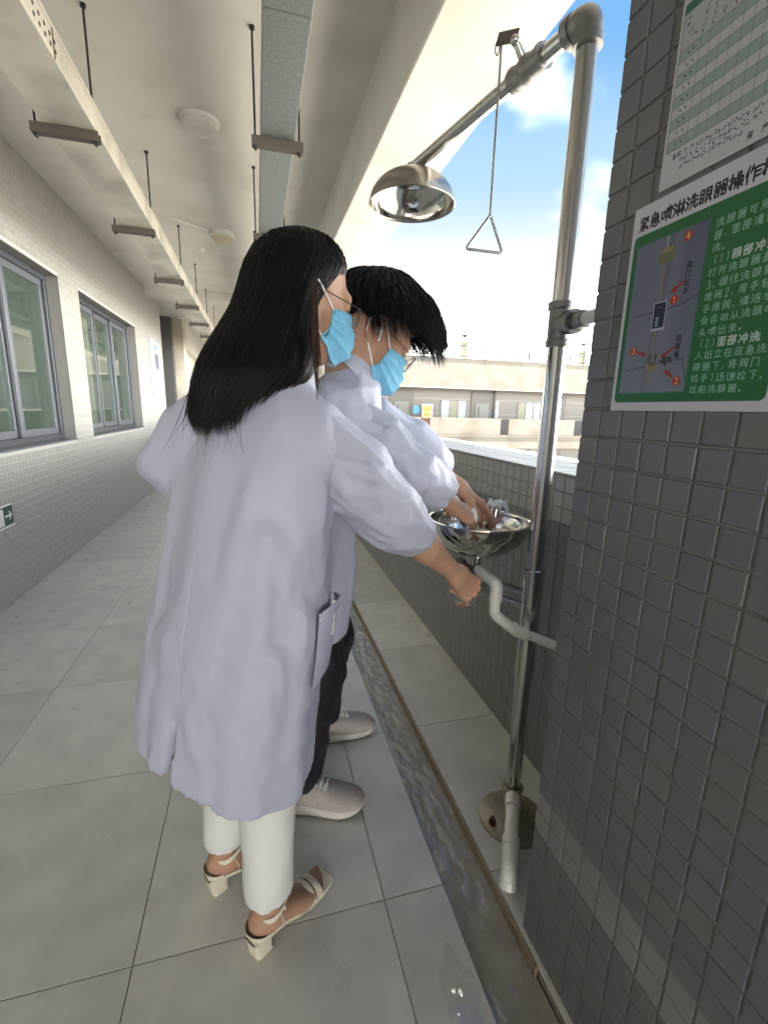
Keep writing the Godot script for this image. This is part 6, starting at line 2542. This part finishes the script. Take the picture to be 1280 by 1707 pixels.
# ---------------------------------------------------------------- printed sheets on the pillar
# strokes on a 20 x 20 field; «@x,y,w,h name» sets a piece into a part of it
var GLYPH := {
	"water3": "4,2 15,6;2,8 13,12;2,19 17,12", "mouth": "3,4 17,4 17,17 3,17 3,4", "tree": "1,6 19,6;10,1 10,20;10,7 2,16;10,7 18,16",
	"hand3": "1,6 18,6;10,1 10,18 5,16;1,14 18,10", "eye": "4,1 16,1 16,19 4,19 4,1;4,7 16,7;4,13 16,13", "gen": "4,2 16,2 16,10 4,10;4,6 16,6;4,2 4,19 10,15;10,11 18,19;17,12 11,14",
	"first": "6,1 3,6;3,5 18,5;10,1 10,10;1,10 19,10;7,10 6,15 1,19;12,10 12,17 14,19 19,18 19,15", "shell": "4,2 16,2 16,13;4,2 4,13;10,5 10,10 4,19;11,13 18,19",
	"man2": "12,1 2,11;9,7 9,20", "stand": "10,0 10,4;2,5 18,5;6,8 8,16;15,8 12,17;1,18 19,18", "town": "2,2 14,2 8,8 14,12 11,16;3,2 3,20", "ice": "4,3 15,8;2,18 16,11",
	"walk": "3,1 8,5;1,8 7,8 7,16;0,19 7,16 12,19 20,19", "middle": "3,5 17,5 17,13 3,13 3,5;10,0 10,20", "bird": "6,0 1,7;4,4 4,20;10,0 12,3;4,5 19,5;4,9 17,9;4,13 17,13;4,18 19,18;11,5 11,18",
	"gate": "3,0 5,3;2,4 2,20;7,2 18,2 18,19 15,18",
	"紧": "3,1 3,7;7,0 7,8;10,2 18,2 11,8;11,3 18,8;9,8 4,12 12,12;13,10 4,15 17,15;10,15 10,20 8,19;6,16 2,19;14,16 18,19",
	"急": "8,0 3,5;6,3 14,3 11,7;3,7 16,7 16,13 3,13;3,10 16,10;2,15 1,19;6,14 6,18 8,20 14,20 14,17;9,14 11,16;16,15 19,18",
	"喷": "@0,3,7,14 mouth;@7,5,13,15 shell;9,3 19,3;14,0 14,5;8,6 20,6;11,5 11,8;17,5 17,8", "淋": "@0,0,6,20 water3;@6,0,7,20 tree;@13,0,7,20 tree",
	"洗": "@0,0,6,20 water3;@6,0,14,20 first", "眼": "@0,1,8,18 eye;@8,0,12,20 gen", "器": "@1,0,8,8 mouth;@11,0,8,8 mouth;@1,12,8,8 mouth;@11,12,8,8 mouth;1,10 19,10;10,7 7,12 2,14;10,10 18,14;14,7 16,8",
	"操": "@0,0,7,20 hand3;@10,0,6,6 mouth;@7,6,6,6 mouth;@13,6,6,6 mouth;@7,11,13,9 tree", "作": "@0,0,7,20 man2;9,1 7,8;8,5 20,5;12,5 12,20;12,10 19,10;12,15 19,15",
	"指": "@0,0,7,20 hand3;9,1 9,7 19,6;18,1 10,5;10,10 18,10 18,19 10,19 10,10;10,14 18,14", "南": "1,4 19,4;10,0 10,7;3,8 17,8 17,20 14,19;3,8 3,20;7,10 8,13;13,10 12,13;5,13 15,13;5,16 15,16;10,13 10,20",
	"可": "1,3 19,3;15,3 15,19 11,17;4,7 11,7 11,13 4,13 4,7", "用": "4,2 16,2 16,19 13,18;4,2 4,13 1,19;4,8 16,8;4,13 16,13;10,2 10,19", "于": "3,2 17,2;1,9 19,9;10,2 10,19 6,17",
	"部": "6,0 6,3;1,3 11,3;3,5 4,8;9,5 8,8;0,9 12,9;2,12 10,12 10,19 2,19 2,12;@12,0,8,20 town", "面": "1,2 19,2;10,2 9,6;3,6 17,6 17,19 3,19 3,6;8,6 8,19;12,6 12,19;8,10 12,10;8,14 12,14",
	"清": "@0,0,6,20 water3;8,3 19,3;13,0 13,9;8,6 18,6;7,9 20,9;9,12 9,20;9,12 18,12 18,20 15,19;9,15 18,15;9,17 18,17", "冲": "@0,0,6,20 ice;@6,0,14,20 middle",
	"打": "@0,0,8,20 hand3;9,4 20,4;15,4 15,19 11,17", "开": "2,3 18,3;1,9 19,9;7,3 7,10 2,19;14,3 14,20", "盖": "6,0 8,3;14,0 12,3;3,4 17,4;4,7 16,7;1,10 19,10;10,4 10,10;4,13 16,13 16,19;4,13 4,19;8,13 8,19;12,13 12,19;0,19 20,19",
	"握": "@0,0,7,20 hand3;9,1 19,1 19,5 9,5;9,1 9,10 7,19;11,8 20,8;13,8 12,12 19,11;11,15 19,15;15,12 15,19;10,19 20,19", "住": "@0,0,7,20 man2;13,0 14,3;8,5 20,5;9,11 19,11;7,18 20,18;14,5 14,18",
	"推": "@0,0,7,20 hand3;@7,0,13,20 bird", "阀": "@0,0,20,20 gate;8,5 4,11;6,8 6,17;8,9 17,7;11,5 13,13 16,17;15,11 9,17", "手": "15,1 4,3;3,7 17,7;1,12 19,12;10,3 10,19 6,17",
	"轻": "0,4 9,4;5,1 2,9 9,9;6,6 6,20;0,15 10,13;11,3 18,3 11,10;14,6 19,10;12,13 19,13;15,13 15,19;10,19 20,19", "洁": "@0,0,6,20 water3;7,4 20,4;13,0 13,9;8,9 19,9;9,12 18,12 18,19 9,19 9,12",
	"水": "10,0 10,19 7,18;2,6 8,6 2,15;17,4 11,8;10,7 18,17", "会": "10,0 1,9;10,0 19,9;6,8 14,8;2,12 18,12;9,12 4,18 15,17;13,14 17,19", "自": "@0,3,20,17 eye;10,0 8,4", "动": "2,4 9,4;0,9 11,9;5,9 2,16 9,15;8,12 11,18;11,6 19,6 18,18 15,17;14,1 14,8 9,19",
	"从": "5,2 5,9 0,19;5,10 9,17;14,2 14,9 9,19;14,10 20,19", "头": "5,1 8,4;3,6 6,9;1,12 19,12;11,0 11,12 3,19;12,14 18,19", "出": "10,0 10,19;3,3 3,9 17,9;17,3 17,9;2,11 2,19 18,19;18,11 18,19",
	"来": "3,4 17,4;5,6 7,9;15,6 13,9;1,10 19,10;10,0 10,20;10,11 2,19;10,11 18,19", "人": "10,1 9,8 1,19;10,7 19,19", "站": "@0,0,10,20 stand;14,0 14,9;14,4 20,4;11,9 19,9 19,19 11,19 11,9", "立": "@0,0,20,20 stand",
	"在": "1,4 19,4;8,0 5,8 0,13;5,9 5,20;8,11 18,11;13,6 13,19;7,19 19,19", "应": "10,0 11,2;2,3 19,3;3,3 3,11 0,19;6,8 8,15;11,6 12,14;17,6 13,17;5,18 19,18", "下": "1,2 19,2;10,2 10,20;11,7 16,12",
	"将": "4,0 4,20;0,4 2,8;0,16 4,12;10,0 7,5;9,2 17,2 8,9;10,4 13,6;6,11 20,11;15,8 15,19 11,18;9,13 11,16", "门": "@0,0,20,20 gate", "拉": "@0,0,7,20 hand3;@7,0,13,20 stand", "迅": "@0,0,8,20 walk;8,2 16,2 16,12 18,15 20,12;8,8 15,8;12,2 12,16;8,19 20,19",
	"速": "@0,0,8,20 walk;8,4 20,4;9,7 19,7 19,10 9,10 9,7;14,1 14,17;13,11 8,15;15,11 20,15;8,19 20,19", "起": "2,4 10,4;6,1 6,8;0,8 11,8;6,8 6,16;6,12 10,12;3,11 0,19;2,15 9,18 20,19;12,3 18,3 18,9 12,9;12,9 12,14 19,14 19,12",
	"备": "7,0 1,7;6,3 14,3 4,11;6,4 17,11;4,12 16,12 16,20 4,20 4,12;4,16 16,16;10,12 10,20", "注": "@0,0,6,20 water3;13,0 14,3;7,5 20,5;8,11 19,11;6,18 20,18;13,5 13,18", "产": "10,0 10,3;2,4 18,4;6,6 8,9;14,6 12,9;3,10 19,10;4,10 3,15 0,20",
	"，": "3,15 5,16 3,20", "、": "2,14 6,18", "。": "2,15 5,14 6,17 4,19 1,18 2,15", "：": "4,7 5,8;4,15 5,16", "（": "14,1 9,6 9,14 14,19", "）": "6,1 11,6 11,14 6,19",
	"1": "6,4 10,1 10,19", "2": "4,5 7,1 13,1 15,5 13,9 4,19 16,19", "3": "4,2 12,1 15,4 13,8 8,9 13,10 16,14 13,18 8,19 4,17", "4": "12,19 12,1 3,14 17,14"}

func pen(im: Image, a: Vector2, b: Vector2, r: float, c: Color):
	var n := int(a.distance_to(b) / maxf(r * 0.6, 0.7)) + 1
	var q := int(ceil(r))
	for i in n + 1:
		var p := a.lerp(b, float(i) / n)
		for y in range(-q, q + 1):
			for x in range(-q, q + 1):
				var px := int(p.x) + x
				var py := int(p.y) + y
				if px < 0 or py < 0 or px >= im.get_width() or py >= im.get_height():
					continue
				var k := clampf(r + 0.5 - Vector2(px + 0.5 - p.x, py + 0.5 - p.y).length(), 0.0, 1.0)
				if k > 0.0:
					im.set_pixel(px, py, im.get_pixel(px, py).lerp(c, k))

func glyph(im: Image, name_: String, at: Vector2, size: Vector2, r: float, c: Color):
	for piece in GLYPH.get(name_, "").split(";", false):
		if piece.begins_with("@"):
			var w: PackedStringArray = piece.substr(1).split(" ")
			var q: PackedFloat64Array = w[0].split_floats(",")
			glyph(im, w[1], at + Vector2(q[0], q[1]) / 20.0 * size, Vector2(q[2], q[3]) / 20.0 * size, r, c)
			continue
		var last := Vector2.INF
		for s in piece.split(" ", false):
			var q: PackedFloat64Array = s.split_floats(",")
			var p := at + Vector2(q[0], q[1]) / 20.0 * size
			if last != Vector2.INF:
				pen(im, last, p, r, c)
			last = p

func write_line(im: Image, text: String, at: Vector2, size: float, pitch: float, r: float, c: Color):
	for i in text.length():
		var narrow := text[i] in "1234，。、：（）"
		glyph(im, text[i], at, Vector2(size * (0.62 if narrow else 1.0), size), r, c)
		at.x += pitch * (0.66 if narrow else 1.0)

func rect(im: Image, a: Vector2, b: Vector2, c: Color):
	im.fill_rect(Rect2i(int(a.x), int(a.y), int(b.x - a.x), int(b.y - a.y)), c)

func disc(im: Image, p: Vector2, rx: float, ry: float, c: Color):
	for y in range(int(p.y - ry), int(p.y + ry) + 1):
		for x in range(int(p.x - rx), int(p.x + rx) + 1):
			if x >= 0 and y >= 0 and x < im.get_width() and y < im.get_height():
				var k := clampf((1.0 - Vector2((x - p.x) / rx, (y - p.y) / ry).length()) * minf(rx, ry) + 0.5, 0.0, 1.0)
				im.set_pixel(x, y, im.get_pixel(x, y).lerp(c, k))

func arrow(im: Image, a: Vector2, b: Vector2, r: float, c: Color):
	var d := (b - a).normalized()
	pen(im, a, b - d * r * 3.0, r, c)
	for k in 12:
		var t := k / 11.0
		var m := b - d * r * 4.5 * t
		pen(im, m - d.orthogonal() * r * 2.4 * t, m + d.orthogonal() * r * 2.4 * t, r * 0.4, c)

func instruction_sheet() -> Image:
	var S := 4000.0          # pixels to a metre
	var z0 := 0.7105
	var y1 := 1.6325
	var im := Image.create(1096, 1292, false, Image.FORMAT_RGB8)
	var at := func(u: float, y: float) -> Vector2: return Vector2((z0 - u) * S, (y1 - y) * S)
	im.fill(Color(0.90, 0.90, 0.91))
	var ink := Color(0.05, 0.05, 0.08)
	write_line(im, "紧急喷淋洗眼器操作指南", at.call(0.6975, 1.6155), 80, 87, 5.8, ink)
	# green field with round corners
	var green := Color(0.03, 0.45, 0.21)
	var a: Vector2 = at.call(0.7035, 1.5885)
	var b: Vector2 = at.call(0.4440, 1.3225)
	for k in 2:
		rect(im, a + Vector2(34 * k, 34 * (1 - k)), b - Vector2(34 * k, 34 * (1 - k)), green)
	for p in [a + Vector2(35, 35), Vector2(b.x - 36, a.y + 35), Vector2(a.x + 35, b.y - 36), b - Vector2(36, 36)]:
		disc(im, p, 36, 36, green)
	# the photograph printed on it: a wall with the shower
	var pa: Vector2 = at.call(0.6985, 1.576)
	var pb: Vector2 = at.call(0.5610, 1.334)
	for y in range(int(pa.y), int(pb.y)):
		for x in range(int(pa.x), int(pb.x)):
			var u := (x - pa.x) / (pb.x - pa.x)
			var v := (y - pa.y) / (pb.y - pa.y)
			var edge := minf(minf(x - pa.x, pb.x - x), minf(y - pa.y, pb.y - y))
			var c := Color(0.46, 0.49, 0.57).lerp(Color(0.55, 0.57, 0.63), v).lerp(Color(0.38, 0.42, 0.50), smoothstep(0.62, 0.80, u) * (1.0 - v))
			if absf(u - 0.52 + 0.14 * v - 0.02) < 0.05:
				c = c.darkened(0.10)
			im.set_pixel(x, y, im.get_pixel(x, y).lerp(c, smoothstep(0.0, 26.0, edge)))
	var cable := Color(0.08, 0.09, 0.13)
	pen(im, at.call(0.686, 1.462), at.call(0.640, 1.463), 2.2, cable)
	pen(im, at.call(0.620, 1.463), at.call(0.590, 1.466), 2.2, cable)
	pen(im, at.call(0.590, 1.466), at.call(0.563, 1.475), 2.2, cable)
	pen(im, at.call(0.684, 1.376), at.call(0.575, 1.386), 2.0, cable)
	pen(im, at.call(0.575, 1.386), at.call(0.565, 1.355), 2.0, cable)
	var brass := Color(0.62, 0.60, 0.38)
	pen(im, at.call(0.6335, 1.57), at.call(0.6335, 1.555), 5.0, Color(0.75, 0.74, 0.68))
	disc(im, at.call(0.633, 1.543), 66, 46, Color(0.50, 0.49, 0.36))
	disc(im, at.call(0.633, 1.552), 50, 14, brass)
	pen(im, at.call(0.634, 1.532), at.call(0.634, 1.345), 9.0, Color(0.55, 0.55, 0.50))
	pen(im, at.call(0.6355, 1.532), at.call(0.6355, 1.345), 2.5, brass)
	disc(im, at.call(0.632, 1.379), 46, 26, brass)
	disc(im, at.call(0.632, 1.383), 32, 13, Color(0.42, 0.42, 0.36))
	pen(im, at.call(0.637, 1.389), at.call(0.637, 1.396), 7.0, Color(0.2, 0.2, 0.2))
	pen(im, at.call(0.626, 1.389), at.call(0.626, 1.396), 7.0, Color(0.2, 0.2, 0.2))
	rect(im, at.call(0.6435, 1.4765), at.call(0.6185, 1.4335), Color(0.80, 0.82, 0.86))
	rect(im, at.call(0.6420, 1.4750), at.call(0.6200, 1.4375), Color(0.05, 0.12, 0.24))
	rect(im, at.call(0.6370, 1.455), at.call(0.6310, 1.440), Color(0.55, 0.62, 0.70))
	pen(im, at.call(0.636, 1.468), at.call(0.626, 1.468), 3.0, Color(0.45, 0.52, 0.6))
	pen(im, at.call(0.614, 1.386), at.call(0.604, 1.379), 6.0, Color(0.12, 0.12, 0.14))
	var red := Color(0.80, 0.13, 0.09)
	for q in [["4", 0.598, 1.5605], ["1", 0.6065, 1.4745], ["3", 0.674, 1.4065], ["2", 0.580, 1.354]]:
		var p: Vector2 = at.call(q[1], q[2])
		disc(im, p, 27, 27, red)
		glyph(im, q[0], p - Vector2(16, 18), Vector2(34, 36), 3.2, Color(1.0, 0.85, 0.5))
	arrow(im, at.call(0.5945, 1.497), at.call(0.6140, 1.486), 7.0, Color(0.72, 0.15, 0.16))
	arrow(im, at.call(0.5945, 1.4035), at.call(0.6150, 1.391), 7.0, Color(0.70, 0.14, 0.22))
	arrow(im, at.call(0.5890, 1.3605), at.call(0.6040, 1.3705), 7.0, Color(0.72, 0.15, 0.18))
	arrow(im, at.call(0.6650, 1.4040), at.call(0.6465, 1.3978), 7.0, Color(0.72, 0.15, 0.18))
	for i in 4:
		glyph(im, "阀门拉手"[i], at.call(0.5925, 1.5235 - 0.0118 * i), Vector2(34, 40), 2.6, Color(0.08, 0.09, 0.14))
	for i in 3:
		glyph(im, "洗眼器"[i], at.call(0.5910, 1.4215 - 0.0118 * i), Vector2(34, 40), 2.6, Color(0.08, 0.09, 0.14))
	for i in 2:
		glyph(im, "推阀"[i], at.call(0.6120 - 0.009 * i, 1.3915), Vector2(32, 38), 2.4, Color(0.08, 0.09, 0.14))
	# the rules
	var pale := Color(0.62, 0.80, 0.70)
	var lines := ["洗眼器可用于眼", "部、面部清洁冲", "洗。", "（1）眼部冲洗", "打开洗眼器盖", "3，握住洗眼器", "推阀2，用手轻", "手推阀，清洁水", "会自动从洗眼喷", "头喷出来。", "（2）面部冲洗", "人站立在应急洗", "眼器下，将阀门", "拉手1迅速拉下，", "拉起洗眼器。"]
	for i in lines.size():
		var p: Vector2 = at.call(0.5545, 1.5675 - 0.01585 * i)
		if lines[i][0] == "（":
			write_line(im, lines[i].substr(0, 3), p + Vector2(14, 0), 46, 56, 2.4, pale)
			write_line(im, lines[i].substr(3), p + Vector2(126, -2), 50, 60, 3.6, Color(0.85, 0.92, 0.88))
		else:
			write_line(im, lines[i], p, 46, 59, 2.5, pale)
	return im

func table_sheet() -> Image:
	var S := 3600.0
	var im := Image.create(1000, 1500, false, Image.FORMAT_RGB8)
	var y1 := 2.0585
	var z0 := 0.6665
	var at := func(u: float, y: float) -> Vector2: return Vector2((z0 - u) * S, (y1 - y) * S)
	im.fill(Color(0.86, 0.87, 0.87))
	var r := RandomNumberGenerator.new()
	r.seed = 7
	var ink := Color(0.20, 0.22, 0.25)
	rect(im, at.call(0.6615, 1.8775), at.call(0.395, 1.864), Color(0.18, 0.48, 0.38))
	rect(im, at.call(0.6615, 1.864), at.call(0.395, 1.8195), Color(0.78, 0.79, 0.79))
	for i in 9:
		var y := 1.8195 - 0.01445 * i
		rect(im, at.call(0.6615, y), at.call(0.395, y - 0.01445), Color(0.66, 0.74, 0.70) if i % 2 == 0 else Color(0.84, 0.85, 0.84))
		pen(im, at.call(0.6615, y), at.call(0.395, y), 1.0, Color(0.36, 0.42, 0.41))
		for u in [0.6475, 0.6385]:
			pen(im, at.call(u, y - 0.0055), at.call(u - 0.002, y - 0.0085), 2.6, ink)
	pen(im, at.call(0.6615, 1.6895), at.call(0.395, 1.6895), 1.4, Color(0.30, 0.36, 0.35))
	pen(im, at.call(0.6615, 1.8775), at.call(0.6615, 1.6895), 1.4, Color(0.30, 0.36, 0.35))
	for k in 15:
		var u := 0.6275 - 0.0158 * k
		pen(im, at.call(u, 1.8195), at.call(u, 1.6895), 0.9, Color(0.40, 0.45, 0.44))
		# slanting heads: short marks too small to read
		for m in 7:
			var p: Vector2 = at.call(u - 0.001 - m * 0.0012, 1.826 + m * 0.0055)
			for q in 3:
				var o := Vector2(r.randf_range(-7, 7), r.randf_range(-7, 7))
				pen(im, p + o, p + o + Vector2(r.randf_range(-8, 8), r.randf_range(-8, 8)), 1.5, ink)
	for i in 4:
		for q in 6:
			var p: Vector2 = at.call(0.655 - 0.004 * i, 1.858 - 0.009 * i) + Vector2(r.randf_range(-14, 22), r.randf_range(-9, 9))
			pen(im, p, p + Vector2(r.randf_range(-9, 9), r.randf_range(-6, 6)), 1.8, ink)
	# the header's own title row above, and the notes below, in tiny marks
	for row in [[0.648, 1.6835, 16], [0.6345, 1.6742, 15], [0.6335, 1.6652, 13]]:
		var p: Vector2 = at.call(row[0], row[1])
		if row[2] == 16:
			write_line(im, "备注：", p, 24, 27, 1.6, ink)
			p.x += 72
		for k in row[2]:
			for q in 5:
				var o := Vector2(r.randf_range(1, 21), r.randf_range(1, 22))
				var d: Vector2 = [Vector2(9, 0), Vector2(0, 10), Vector2(6, 7), Vector2(-6, 7)][r.randi() % 4]
				pen(im, p + o, p + o + d, 1.4, ink)
			p.x += 26.0 + (10.0 if r.randf() < 0.12 else 0.0)
	write_line(im, "用户产", at.call(0.531, 1.6555), 30, 34, 2.2, ink)
	return im

func build_posters():
	for k in 2:
		var im := instruction_sheet() if k == 0 else table_sheet()
		var z0: float = [-0.7105, -0.6665][k]
		var w: float = [0.274, 0.2777][k]
		var y0: float = [1.3095, 1.6418][k]
		var h: float = [0.323, 0.4167][k]
		var x: float = [PIL - 0.0035, PIL - 0.0045][k]
		var p := thing("instruction_poster" if k == 0 else "record_sheet", ["white and green printed board explaining how to use the eyewash, on the dark tiled pillar", "white printed table sheet with pale green rows, above the green instruction board"][k], "poster", Vector3(PIL, y0, z0 + w / 2), "")
		var b := MB.new()
		b.span(Vector3(x, y0, z0), Vector3(PIL - 0.0001, y0 + h, z0 + w), 0.0008)
		part(p, "board", b, M.white)
		b = MB.new()
		b.poly([Vector3(x - 0.0006, y0 + 0.001, z0 + 0.001), Vector3(x - 0.0006, y0 + 0.001, z0 + w - 0.001), Vector3(x - 0.0006, y0 + h - 0.001, z0 + w - 0.001), Vector3(x - 0.0006, y0 + h - 0.001, z0 + 0.001)], Vector3.LEFT, [Vector2(0, 1), Vector2(1, 1), Vector2(1, 0), Vector2(0, 0)])
		var m := mat(Color(0.82, 0.82, 0.84), 0.4)
		m.albedo_texture = ImageTexture.create_from_image(im)
		part(p, "print", b, m)

func _ready():
	rng.seed = 20240
	cam = Camera3D.new()
	cam.name = "camera"
	cam.fov = 96.552
	cam.near = 0.02
	cam.far = 2500.0
	cam.position = Vector3(0, 1.30, 0)
	cam.rotation = Vector3(-0.219394, -0.270697, 0.025289)
	add_child(cam)
	cam.current = true
	var we := WorldEnvironment.new()
	we.name = "environment"
	var env := Environment.new()
	env.background_mode = Environment.BG_SKY
	var sky := Sky.new()
	var sm := PanoramaSkyMaterial.new()
	sm.panorama = pano()
	sky.sky_material = sm
	env.sky = sky
	env.tonemap_mode = Environment.TONE_MAPPER_LINEAR
	env.tonemap_exposure = 9.0
	env.sdfgi_enabled = true
	env.ssao_enabled = true
	env.ssil_enabled = true
	we.environment = env
	add_child(we)
	var sun := DirectionalLight3D.new()
	sun.name = "sun"
	sun.light_color = Color(1.0, 0.965, 0.91)
	sun.light_energy = 1.3
	sun.light_angular_distance = 0.5
	sun.shadow_enabled = true
	add_child(sun)
	sun.look_at_from_position(Vector3(-0.1, 1.0, 0.22) * 50.0, Vector3.ZERO)
	make_materials()
	build_setting()
	build_opposite()
	build_station()
	build_posters()
	people_materials()
	build_woman()
	build_man()
